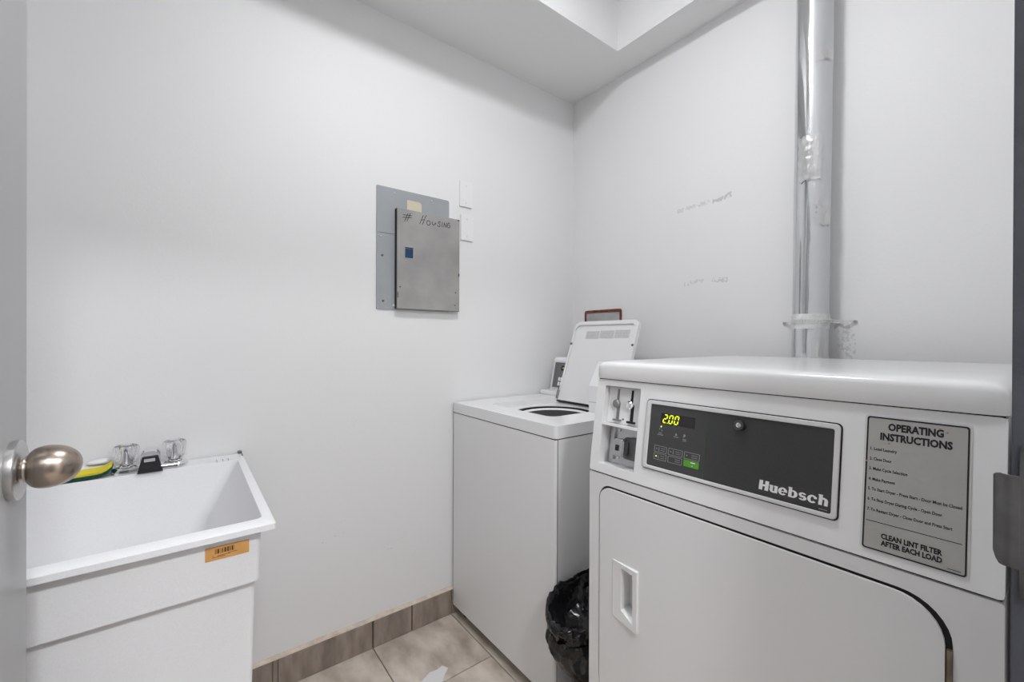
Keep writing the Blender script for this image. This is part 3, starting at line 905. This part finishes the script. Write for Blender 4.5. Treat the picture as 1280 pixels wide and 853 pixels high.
# lid, leaning back on the console
PLD = Plane((1.3745, 0, 0.889), (0, -1, 0), (0.130, 0, 0.364))
LL = 0.386
b = nb()
LW0, LW1 = -1.4465, -1.0825
lo_ = rrect(LW0, LW1, 0.0, LL, (0.006, 0.006, 0.030, 0.034), 7)
li_ = rrect(LW0+0.010, LW1-0.012, 0.004, LL-0.017, (0.004, 0.004, 0.024, 0.026), 7)
plate(b, PLD, lo_, -0.012, 0.006, [li_])
lid = obj('lid', b, M['enamel'], wm, bevel=0.004, seg=3, angle=40)
b = nb(); plate(b, PLD, rrect(LW0+0.0095, LW1-0.0115, 0.0035, LL-0.0165, (0.004, 0.004, 0.024, 0.026), 7), -0.011, -0.002)
obj('lid_liner', b, M['enamel'], lid, bevel=0.001)
for k in range(3):
    u0 = -1.368+0.083*k
    b = nb(); plate(b, PLD, rrect(u0, u0+0.079, 0.302+0.002*k, 0.339+0.002*k, 0.001, 1), -0.002, -0.0015)
    s_ = obj('warning_label', b, M['label'], lid, smooth=False)
for u, v in ((-1.4405, 0.2745), (-1.0900, 0.2720)):
    b = nb(); lathe(b, PLD(u, v, -0.002 if u > -1.2 else 0.006), PLD.w, [(0, 0.0060), (0.010 if u > -1.2 else 0.004, 0.0055), (0.012 if u > -1.2 else 0.005, 0)], 14)
    obj('rubber_bumper', b, M['darksteel'], lid)
b = nb(); plate(b, PLD, rrect(LW0, LW1, -0.0065, -0.0005, 0.001, 1), -0.010, 0.004)
obj('hinge_strip', b, M['gap'], lid, smooth=False)
b = nb()
tube(b, [PLD(-1.445, 0.005, 0.010), PLD(-1.4455, 0.03, 0.012), PLD(-1.4445, 0.065, 0.010)], 0.0022)
tube(b, [PLD(-1.437, 0.004, 0.010), PLD(-1.437, 0.045, 0.010)], 0.0018)
obj('lid_hinge', b, M['darksteel'], lid)
for px, py in ((WX0+0.05, WY0+0.05), (WX0+0.05, WY1-0.05), (WX1-0.05, WY0+0.05), (WX1-0.05, WY1-0.05)):
    b = nb(); lathe(b, (px, py, 0), (0, 0, 1), [(0, 0.02), (0.015, 0.02), (0.018, 0.009), (0.046, 0.009)], 14)
    obj('foot', b, M['blackp'], wm)

# ================================================================== UTILITY SINK
SX0, SX1, SY0, SY1, SZ = -0.440, 0.142, 0.9495, 1.590, 0.8043
sink = thing('utility_sink', 'white plastic floor standing utility sink with two handled faucet', 'sink', ((SX0+SX1)/2, (SY0+SY1)/2, 0))
def rr3(x0, x1, y0, y1, r, z, n=5):
    return [(x, y, z) for x, y in rrect(x0, x1, y0, y1, r, n)]
b = nb()
loft(b, [rr3(-0.398, 0.100, 1.006, 1.560, 0.012, 0.0), rr3(-0.412, 0.1125, 0.996, 1.570, 0.012, 0.6835), rr3(-0.418, 0.1185, 0.976, 1.578, 0.012, 0.6860),
         rr3(-0.420, 0.1205, 0.974, 1.580, 0.012, 0.7905), rr3(SX0+0.003, SX1-0.003, SY0+0.003, SY1, 0.004, 0.7905), rr3(SX0, SX1, SY0, SY1, 0.005, 0.7915),
         rr3(SX0, SX1, SY0, SY1, 0.005, 0.8025), rr3(SX0+0.002, SX1-0.002, SY0+0.002, SY1-0.001, 0.005, SZ),
         rr3(-0.418, 0.1235, 0.9885, 1.5090, 0.012, SZ), rr3(-0.4165, 0.122, 0.990, 1.5075, 0.013, SZ-0.003),
         rr3(-0.385, 0.062, 1.004, 1.4904, 0.030, 0.686), rr3(-0.380, 0.051, 1.010, 1.4760, 0.032, 0.674), rr3(-0.340, 0.010, 1.035, 1.440, 0.04, 0.50), rr3(-0.30, -0.03, 1.07, 1.40, 0.05, 0.475)], cap0=False)
obj('basin', b, M['sink'], sink, angle=40)
b = nb(); lathe(b, (-0.165, 1.24, 0.475), (0, 0, 1), [(0, 0.045), (0.003, 0.045), (0.004, 0.03), (-0.003, 0.02), (-0.003, 0)], 24)
obj('drain', b, M['chrome'], sink)
PS = Plane((0, 0.9743, 0), (1, 0, 0), (0, 0, 1))     # front of the tub, w towards -y
b = nb(); plate(b, PS, [(0.0290, 0.7488), (0.0990, 0.7488), (0.0990, 0.7735), (0.0290, 0.7745)], -0.0006, 0.0009)
st = obj('sticker', b, M['sticker'], sink, smooth=False)
st['label'] = 'orange barcode sticker'
b = nb()
u = 0.0440
rs = random.Random(3)
while u < 0.0745:
    wd = rs.choice((0.0006, 0.001, 0.0016, 0.0026))
    flat(b, PS, [(u, 0.7605), (u+wd, 0.7605), (u+wd, 0.7695), (u, 0.7695)], 0.0011)
    u += wd+rs.choice((0.0005, 0.0008, 0.0012))
for u0, u1, v in ((0.0395, 0.0415, 0.7575), (0.0395, 0.0600, 0.7540), (0.0475, 0.0680, 0.7560), (0.0640, 0.0790, 0.7575)):
    flat(b, PS, [(u0, v), (u1, v), (u1, v+0.0009), (u0, v+0.0009)], 0.0011)
obj('barcode', b, M['brownink'], st, smooth=False)
b = nb(); box(b, 0.1300, 0.1410, 1.582, 1.5985, SZ+0.0003, SZ+0.0075); box(b, 0.1380, 0.1412, 1.548, 1.578, SZ+0.0003, SZ+0.004)
obj('wall_bracket', b, M['darksteel'], sink, smooth=False, bevel=0.002)
for xx in (0.072, 0.087, 0.1005):
    b = nb(); box(b, xx, xx+0.0015, 1.512, 1.540, SZ-0.0002, SZ+0.0016)
    obj('rim_notch', b, M['greyprint'], sink, smooth=False)
# faucet
FYc = 1.5385
b = nb()
loft(b, [[(x, y, z) for x, y in rrect(-0.158+d, 0.006-d, FYc-0.027+d, FYc+0.027-d, 0.026-d, 8)] for d, z in ((0, SZ+0.0002), (0, SZ+0.010), (0.002, SZ+0.015), (0.008, SZ+0.0185))])
fa = obj('faucet', b, M['chrome'], sink, angle=40)
fa['label'] = 'chrome deck faucet with two clear handles'
def handle(xc):
    b = nb()
    lathe(b, (xc, FYc, SZ+0.0186), (0, 0, 1), [(0, 0.0225), (0.002, 0.0225), (0.004, 0.018), (0.006, 0.0122), (0.022, 0.0115), (0.042, 0.009), (0.044, 0)], 24)
    obj('handle_stem', b, M['chrome'], fa, angle=40)
    b = nb()
    rings = []
    for h, r in ((0.008, 0.0175), (0.012, 0.0205), (0.024, 0.0225), (0.040, 0.0252), (0.048, 0.0258), (0.054, 0.0235), (0.057, 0.018)):
        rings.append([(xc+r*(1+0.05*math.cos(6*a))*math.cos(a), FYc+r*(1+0.05*math.cos(6*a))*math.sin(a), SZ+0.0186+h) for a in [2*math.pi*i/48 for i in range(48)]])
    for h, r in ((0.057, 0.0135), (0.0450, 0.0130), (0.008, 0.0130)):
        rings.append([(xc+r*math.cos(a), FYc+r*math.sin(a), SZ+0.0186+h) for a in [2*math.pi*i/48 for i in range(48)]])
    rings.append(rings[0])
    loft(b, rings, False, False)
    obj('faucet_handle', b, M['acrylic'], fa, angle=40)
    b = nb(); lathe(b, (xc, FYc, SZ+0.0186+0.0545), (0, 0, 1), [(0, 0.0128), (0.003, 0.0128), (0.0042, 0.010), (0.0044, 0)], 20)
    obj('handle_cap', b, M['chrome'], fa, angle=40)
handle(-0.127)
handle(-0.025)
b = nb()
def trap(y, w0, w1, z0, z1, r):
    return [(-0.076-w0/2, y, z0), (-0.076+w0/2, y, z0), (-0.076+w1/2+0.002, y, z1-0.012), (-0.076+w1/2-0.003, y, z1-0.003), (-0.076+w1/2-0.010, y, z1),
            (-0.076-w1/2+0.010, y, z1), (-0.076-w1/2+0.003, y, z1-0.003), (-0.076-w1/2-0.002, y, z1-0.012)]
loft(b, [trap(FYc+0.022, 0.040, 0.030, SZ+0.0188, SZ+0.054, 0), trap(FYc, 0.044, 0.036, SZ+0.0188, SZ+0.0625, 0), trap(FYc-0.028, 0.044, 0.036, SZ+0.0188, SZ+0.060, 0), trap(FYc-0.034, 0.042, 0.034, SZ+0.0188, SZ+0.057, 0)])
obj('spout', b, M['chrome'], fa, angle=40)
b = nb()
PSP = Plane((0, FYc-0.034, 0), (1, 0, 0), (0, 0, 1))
plate(b, PSP, [(-0.1030, SZ+0.0008), (-0.0490, SZ+0.0008), (-0.0590, SZ+0.044), (-0.0620, SZ+0.0455), (-0.0905, SZ+0.0445), (-0.0930, SZ+0.042)], 0.0003, 0.0040)  # black plate paints the dark doorway mirrored in the chrome spout
obj('spout_dark_reflection', b, M['blackp'], fa, bevel=0.001)['label'] = 'dark reflection painted on the front of the spout'
b = nb()
plate(b, PSP, rrect(-0.0885, -0.0655, SZ+0.0300, SZ+0.0385, 0.001, 1), 0.0040, 0.0046)
obj('spout_chrome_patch', b, M['chrome'], fa, smooth=False)  # plain chrome rectangle set on the dark plate

# soap and sponge on the ledge behind the basin
b = nb()
def blob(cx, cy, z0, a, c, h, rot, n=28):
    rings = []
    for k in range(7):
        t = k/6
        s = (1-max(0, (t-0.25)/0.75)**3)**0.5 if t < 1 else 0.12
        s *= 0.86+0.14*min(1, t/0.25)
        rings.append([(cx+a*s*(abs(math.cos(q))**0.75)*math.copysign(1, math.cos(q))*math.cos(rot)-c*s*(abs(math.sin(q))**0.75)*math.copysign(1, math.sin(q))*math.sin(rot),
                       cy+a*s*(abs(math.cos(q))**0.75)*math.copysign(1, math.cos(q))*math.sin(rot)+c*s*(abs(math.sin(q))**0.75)*math.copysign(1, math.sin(q))*math.cos(rot), z0+h*t) for q in [2*math.pi*i/n for i in range(n)]])
    return rings
soap = thing('soap_bar', 'white bar of soap behind the yellow sponge on the sink ledge', 'soap', (-0.218, 1.562, SZ))
loft(b, blob(-0.200, 1.566, SZ+0.0003, 0.046, 0.018, 0.029, 0.0))
obj('soap', b, M['soap'], soap, angle=60)
b = nb(); loft(b, blob(-0.183, 1.563, SZ+0.0285, 0.024, 0.014, 0.013, 0.15))
obj('soap_chip', b, M['soap'], soap, angle=60)
sg = thing('sponge', 'yellow sponge with a dark green scouring side on the sink ledge', 'sponge', (-0.20, 1.520, SZ))
PG = Plane((-0.2030, 1.529, SZ+0.0064), (1, 0.0, 0.050), (0, 0.95, 0.16))
def bent(bm, w0, w1, pl, u0, u1, v0, v1):
    rings = []
    n = 10
    for k in range(n+1):
        t = k/n
        u = u0+(u1-u0)*t
        cz = 0.014*max(0, (t-0.72)/0.28)**2
        ins = 0.004*(max(0, abs(t-0.5)-0.44)/0.06)
        rings.append([pl(u, v0+ins, w0+cz), pl(u, v1-ins, w0+cz), pl(u, v1-ins, w1+cz), pl(u, v0+ins, w1+cz)])
    loft(bm, rings)
b = nb(); bent(b, 0.0072, 0.0155, PG, -0.050, 0.052, -0.018, 0.016)
obj('foam', b, M['foam'], sg, bevel=0.002)
b = nb(); bent(b, 0.0, 0.0071, PG, -0.050, 0.052, -0.019, 0.016)
obj('scouring_pad', b, M['scour'], sg, bevel=0.001)

# ================================================================== ELECTRICAL PANEL
ep = thing('electrical_panel', 'grey electrical breaker panel on the white wall', 'panel', (0.75, YL, 1.50))
PE = Plane((0, YL, 0), (1, 0, 0), (0, 0, 1))      # w towards the room (-y)
b = nb(); plate(b, PE, rrect(0.573, 0.883, 1.5755, 1.7535, (0.001, 0.001, 0.008, 0.003), 3), 0.0003, 0.006)
obj('upper_cover', b, M['panelgrey'], ep, bevel=0.001)
b = nb(); plate(b, PE, rrect(0.573, 0.883, 1.2830, 1.5745, 0.002, 2), 0.0003, 0.0055)
obj('lower_cover', b, M['panelgrey'], ep, bevel=0.001)
b = nb(); plate(b, PE, rrect(0.645, 0.9225, 1.2850, 1.6760, 0.003, 2), 0.0060, 0.0243)
pdr = obj('panel_door', b, M['panelgrey2'], ep, bevel=0.0012)
b = nb()
stroke(b, PE, [(0.6465, 1.2862), (0.9215, 1.2862)], 0.0022, 0.0245)
stroke(b, PE, [(0.9215, 1.2862), (0.9215, 1.6750)], 0.0013, 0.0245)
stroke(b, PE, [(0.6465, 1.2862), (0.6465, 1.6750)], 0.0012, 0.0245)
stroke(b, PE, [(0.9150, 1.6720), (0.9205, 1.6720)], 0.006, 0.0246)
stroke(b, PE, [(0.9195, 1.435), (0.9205, 1.4450)], 0.006, 0.0246)
stroke(b, PE, [(0.6500, 1.330), (0.6500, 1.350)], 0.004, 0.0246)
obj('worn_edges', b, M['paneledge'], pdr, smooth=False)
b = nb(); plate(b, PE, rrect(0.6440, 0.6449, 1.2850, 1.6740, 0.0003, 1), 0.0060, 0.0240)
obj('hinge_edge', b, M['gap'], pdr, smooth=False)
b = nb(); plate(b, PE, rrect(0.6755, 0.7130, 1.4840, 1.5320, 0.002, 2), 0.0243, 0.0262, [rrect(0.6785, 0.7115, 1.4865, 1.5225, 0.001, 1)])
obj('latch_frame', b, M['panelgrey'], pdr, smooth=False, bevel=0.0006)
b = nb(); plate(b, PE, rrect(0.6785, 0.7115, 1.4865, 1.5225, 0.001, 1), 0.0243, 0.0258)
obj('latch', b, M['blue'], pdr, smooth=False)['label'] = 'blue slide latch'
b = nb(); plate(b, PE, rrect(0.678, 0.7125, 1.5240, 1.5275, 0.0005, 1), 0.0262, 0.0270)
obj('latch_lip', b, M['ink'], pdr, smooth=False)
# hand lettering "# Housing"
b = nb()
W_ = 0.0026
def S(*pts):
    stroke(b, PE, pts, W_, 0.0246)
ox, oy = 0.668, 1.630
S((ox+0.008, oy-0.002), (ox+0.022, oy+0.030)); S((ox+0.018, oy+0.000), (ox+0.032, oy+0.032))
S((ox+0.001, oy+0.012), (ox+0.036, oy+0.016)); S((ox+0.002, oy+0.022), (ox+0.037, oy+0.024))
obj('hash_mark', b, M['ink'], pdr, smooth=False)
b = nb()
hx, hy = 0.740, 1.627
S((hx, hy+0.002), (hx+0.015, hy+0.037)); S((hx+0.012, hy+0.001), (hx+0.028, hy+0.040)); S((hx+0.007, hy+0.018), (hx+0.020, hy+0.021))
def arc(cx, cy, rx, ry, a0, a1, n=10):
    return [(cx+rx*math.cos(math.radians(a0+(a1-a0)*i/n)), cy+ry*math.sin(math.radians(a0+(a1-a0)*i/n))) for i in range(n+1)]
S(*arc(0.7780, 1.6385, 0.0078, 0.0092, 0, 360, 14))
S((0.7945, 1.6460), (0.7950, 1.6375), (0.8000, 1.6330), (0.8060, 1.6370), (0.8095, 1.6440), (0.8115, 1.6400))
S((0.8330, 1.6500), (0.8270, 1.6525), (0.8225, 1.6470), (0.8295, 1.6405), (0.8300, 1.6330), (0.8230, 1.6315), (0.8185, 1.6350))
S((0.8390, 1.6330), (0.8415, 1.6510))
S((0.8475, 1.6325), (0.8500, 1.6505), (0.8590, 1.6335), (0.8615, 1.6530))
S((0.8755, 1.6500), (0.8705, 1.6545), (0.8650, 1.6460), (0.8655, 1.6360), (0.8715, 1.6325), (0.8765, 1.6370), (0.8765, 1.6440), (0.8700, 1.6440))
obj('handwriting', b, M['ink'], pdr, smooth=False)
b = nb()
plate(b, PE, [(0.6945, 1.6800), (0.7565, 1.6800), (0.7565, 1.7120), (0.7480, 1.7190), (0.6945, 1.7195)], 0.006, 0.0066)
obj('paper_label', b, M['cream'], ep, smooth=False)['label'] = 'cream paper label'
for x, z, mtl in ((0.6435, 1.7341, 'screw'), (0.801, 1.7363, 'screw'), (0.5887, 1.5590, 'screw'), (0.5951, 1.4887, 'darksteel'), (0.5989, 1.3147, 'darksteel'), (0.6395, 1.2987, 'paper')):
    b = nb(); lathe(b, (x, YL-0.0055, z), (0, -1, 0), [(0, 0.0048), (0.002, 0.0044), (0.003, 0.002), (0.003, 0)], 12)
    obj('screw', b, M[mtl], ep)
for x, z in ((0.659, 1.371), (0.905, 1.365), (0.902, 1.311)):
    b = nb(); lathe(b, (x, YL-0.0243, z), (0, -1, 0), [(0, 0.003), (0.0008, 0.0028), (0.001, 0)], 10)
    obj('dent', b, M['paneledge'], pdr)

# blank wall plates
for z0, z1, x0, nm in ((1.7430, 1.8530, 0.9350, 'upper blank white wall plate right of the grey breaker panel'), (1.5975, 1.7090, 0.9405, 'lower blank white wall plate right of the grey breaker panel')):
    wpz = thing('wall_plate', nm, 'wall plate', (x0+0.031, YL, (z0+z1)/2), 'blank wall plates beside the breaker panel')
    b = nb(); plate(b, PE, rrect(x0, x0+0.0625, z0, z1, 0.003, 3), 0.0003, 0.006)
    obj('plate', b, M['plastic'], wpz, bevel=0.002, seg=2)
    for zz in (z0+0.018, z1-0.018):
        b = nb(); lathe(b, (x0+0.0312, YL-0.006, zz), (0, -1, 0), [(0, 0.0030), (0.001, 0.0026), (0.0012, 0)], 12)
        obj('screw', b, M['greyprint'] if False else M['bezel'], wpz)

# ================================================================== WALL BOX behind the washer lid
PR = Plane((XR, 0, 0), (0, -1, 0), (0, 0, 1))      # right wall, w towards -x
wb = thing('outlet_box', 'rust red edged grey wall box above the raised washer lid', 'wall box', (XR, 1.392, 1.24))
b = nb()
ou = rrect(-1.509, -1.277, 1.150, 1.3165, 0.010, 3)
plate(b, PR, [(u, v+0.0025*noise.noise(Vector((u*60, v*60, 3)))) for u, v in ou], 0.0003, 0.006, [rrect(-1.4985, -1.2875, 1.160, 1.3035, 0.006, 3)])
obj('red_border', b, M['rust'], wb, bevel=0.001)
b = nb(); plate(b, PR, rrect(-1.4985, -1.2875, 1.160, 1.3035, 0.006, 3), 0.0003, 0.002)
obj('box_face', b, M['greyplaster'], wb)

# ================================================================== VENT DUCT
vd = thing('vent_duct', 'silver metal vent pipe rising behind the dryer to the ceiling', 'pipe', (1.565, 0.4955, 0.25))
zb, zt = 0.25, HC-0.002
def cy_(z):
    return 0.4955 - 0.0085*(z-1.13)/1.1
rings = []
NN = 40
for k in range(61):
    z = zb+(zt-zb)*k/60
    rings.append([(1.5655+(0.0485+0.0010*noise.noise(Vector((math.cos(a)*2, math.sin(a)*2, z*7))))*math.cos(a), cy_(z)+(0.0485+0.0010*noise.noise(Vector((math.cos(a)*2, math.sin(a)*2, z*7))))*math.sin(a), z) for a in [2*math.pi*i/NN for i in range(NN)]])
b = nb(); loft(b, rings)
obj('duct', b, M['duct'], vd, angle=60)
b = nb(); lathe(b, (BX, 0.4955, 0.30), (1, 0, 0), [(0.002, 0.047), (0.02, 0.047)], 32)
obj('duct_elbow', b, M['foil'], vd)
rings = []
for k in range(7):
    z = 1.205+0.046*k/6
    rr_ = 0.0505+0.0012*noise.noise(Vector((0, 0, z*90)))
    rings.append([(1.5655+(rr_+0.0010*noise.noise(Vector((math.cos(a)*3, math.sin(a)*3, z*40))))*math.cos(a), cy_(z)+(rr_+0.0010*noise.noise(Vector((math.cos(a)*3, math.sin(a)*3, z*40))))*math.sin(a), z) for a in [2*math.pi*i/NN for i in range(NN)]])
b = nb(); loft(b, rings, False, False)
obj('tape_collar', b, M['tape'], vd, angle=60)['label'] = 'whitish tape wrapped round the pipe'
# perforated hanger strap round the duct, screwed to the wall both sides
path = [(1.6285, 0.590, 1.2275), (1.612, 0.566, 1.2275), (1.585, 0.5535, 1.2280)]
for i in range(13):
    a = math.radians(75 + 210*i/12)
    path.append((1.5655+0.0535*math.cos(a), 0.4947+0.0535*math.sin(a), 1.2285))
path += [(1.590, 0.4335, 1.2270), (1.612, 0.422, 1.2250), (1.6285, 0.396, 1.2250)]
b = nb()
for i, (p, q) in enumerate(zip(path, path[1:])):
    p, q = Vector(p), Vector(q)
    d = (q-p)
    steps = max(1, round(d.length/0.009))
    for s in range(steps):
        c0 = p+d*((s+0.5)/steps)
        dn = d.normalized()
        pts = []
        for k in range(10):
            a = 2*math.pi*k/10
            pts.append(c0+dn*0.0052*math.cos(a)+Vector((0, 0, 0.0048*math.sin(a))))
        tube(b, pts+[pts[0]], 0.0011, 5)
obj('hanger_strap', b, M['paper'], vd, angle=60)
for y in (0.5905, 0.3955):
    b = nb(); lathe(b, (XR, y, 1.2268), (-1, 0, 0), [(0, 0.005), (0.005, 0.005), (0.006, 0)], 10)
    obj('screw', b, M['screw'], vd)
# foil patches stuck on the duct
def patch(z0, z1, a0, a1, seed):
    b = nb()
    n, m_ = 14, 16
    grid = []
    for i in range(n+1):
        row = []
        for j in range(m_+1):
            a = math.radians(a0+(a1-a0)*j/m_ + 5*noise.noise(Vector((i*0.5, seed, 0))))
            z = z0+(z1-z0)*i/n + 0.012*noise.noise(Vector((j*0.6, seed, 5)))
            r = 0.0503+0.0016*noise.noise(Vector((i*0.7, j*0.7, seed)))
            row.append(b.verts.new((1.5655+r*math.cos(a), cy_(z)+r*math.sin(a), z)))
        grid.append(row)
    for i in range(n):
        for j in range(m_):
            b.faces.new((grid[i][j], grid[i][j+1], grid[i+1][j+1], grid[i+1][j]))
    return obj('foil_patch', b, M['foil'], vd, angle=80)
patch(1.06, 1.170, 205, 262, 1.3)
patch(1.52, 1.60, 205, 262, 7.7)
patch(1.66, 1.80, 150, 225, 4.1)
patch(2.02, 2.06, 200, 265, 9.1)

# ================================================================== WASTE BIN WITH BLACK LINER
bn = thing('waste_bin', 'small waste bin with black plastic liner between washer and dryer', 'bin', (0.955, 0.842, 0))
b = nb()
lathe(b, (0.955, 0.842, 0), (0, 0, 1), [(0, 0.052), (0.003, 0.055), (0.16, 0.060), (0.16, 0.057), (0.006, 0.052), (0.006, 0)], 28)
obj('bin', b, M['blackp'], bn)
prof = [  # height, centre x, centre y, half depth, half width
    (0.125, 0.956, 0.842, 0.058, 0.058), (0.165, 0.956, 0.842, 0.064, 0.062), (0.200, 0.955, 0.842, 0.070, 0.063), (0.235, 0.943, 0.842, 0.092, 0.078), (0.270, 0.934, 0.842, 0.112, 0.092), (0.305, 0.927, 0.842, 0.124, 0.1000),
    (0.335, 0.924, 0.842, 0.128, 0.1015), (0.355, 0.925, 0.842, 0.126, 0.1000), (0.370, 0.928, 0.842, 0.119, 0.0960), (0.392, 0.926, 0.842, 0.121, 0.0970), (0.410, 0.922, 0.842, 0.127, 0.1010), (0.424, 0.922, 0.842, 0.126, 0.1000),
    (0.428, 0.924, 0.842, 0.119, 0.0940), (0.412, 0.928, 0.842, 0.108, 0.0850), (0.385, 0.930, 0.842, 0.096, 0.0760), (0.362, 0.93, 0.842, 0.075, 0.0600), (0.35, 0.93, 0.842, 0.03, 0.03)]
NA = 96
dense = []
for (p, q) in zip(prof, prof[1:]):
    for s in range(4):
        t = s/4
        dense.append([p[k]+(q[k]-p[k])*t for k in range(5)])
dense.append(list(prof[-1]))
b = nb()
rings = []
for i, (h, cx, cy, ax, ay) in enumerate(dense):
    ring = []
    tilt = 0.0
    for k in range(NA):
        a = 2*math.pi*k/NA
        c, s = math.cos(a), math.sin(a)
        # diagonal folds in the plastic, drawn tight below the rim
        def ridge(x, y, z):
            return 1-min(1.0, abs(noise.noise(Vector((x, y, z))))*3.2)
        body = 1.0 if h < 0.36 and i < 32 else 0.0
        # diagonal stretched folds on the body, crumples at the rim and inside
        f1 = ridge(c*2.4+h*5, s*2.4-h*4, a*0.25+h*11)
        f2 = ridge(c*5.5-h*9, s*5.5+h*6, 3.3+h*14)
        f3 = ridge(c*9+h*25, s*9, 7.7+i*0.35)
        if body:
            g = 0.060*f1+0.045*f2-0.060
        else:
            g = 0.050*f1+0.070*f2+0.045*f3-0.085
        sc = min(1.0, 1+g)
        zz = h + 0.020*noise.noise(Vector((c*1.7, s*1.7, 8.0)))*(1 if h > 0.38 else 0.4) + (0.028*c if i > 30 else 0.012*c*(h > 0.33)) + (0.010*f3*noise.noise(Vector((c*6, s*6, i*0.3))) if not body else 0)
        ring.append((cx-0.006+ax*sc*c, cy+ay*sc*s, zz))
    rings.append(ring)
loft(b, rings, cap0=True, cap1=True)
obj('bin_liner', b, M['bag'], bn, angle=28)

# torn paper scrap on the floor
b = nb()
pts = [(0.600, 1.296), (0.650, 1.292), (0.697, 1.2905), (0.716, 1.312), (0.7400, 1.3310), (0.7290, 1.3530), (0.706, 1.348), (0.678, 1.352), (0.640, 1.333), (0.612, 1.334)]
plate(b, PT, pts, 0.0004, 0.0016)
ps = obj('paper_scrap', b, M['paper'], smooth=False)
tag(ps, 'torn white paper scrap lying on the beige floor tiles', 'paper')
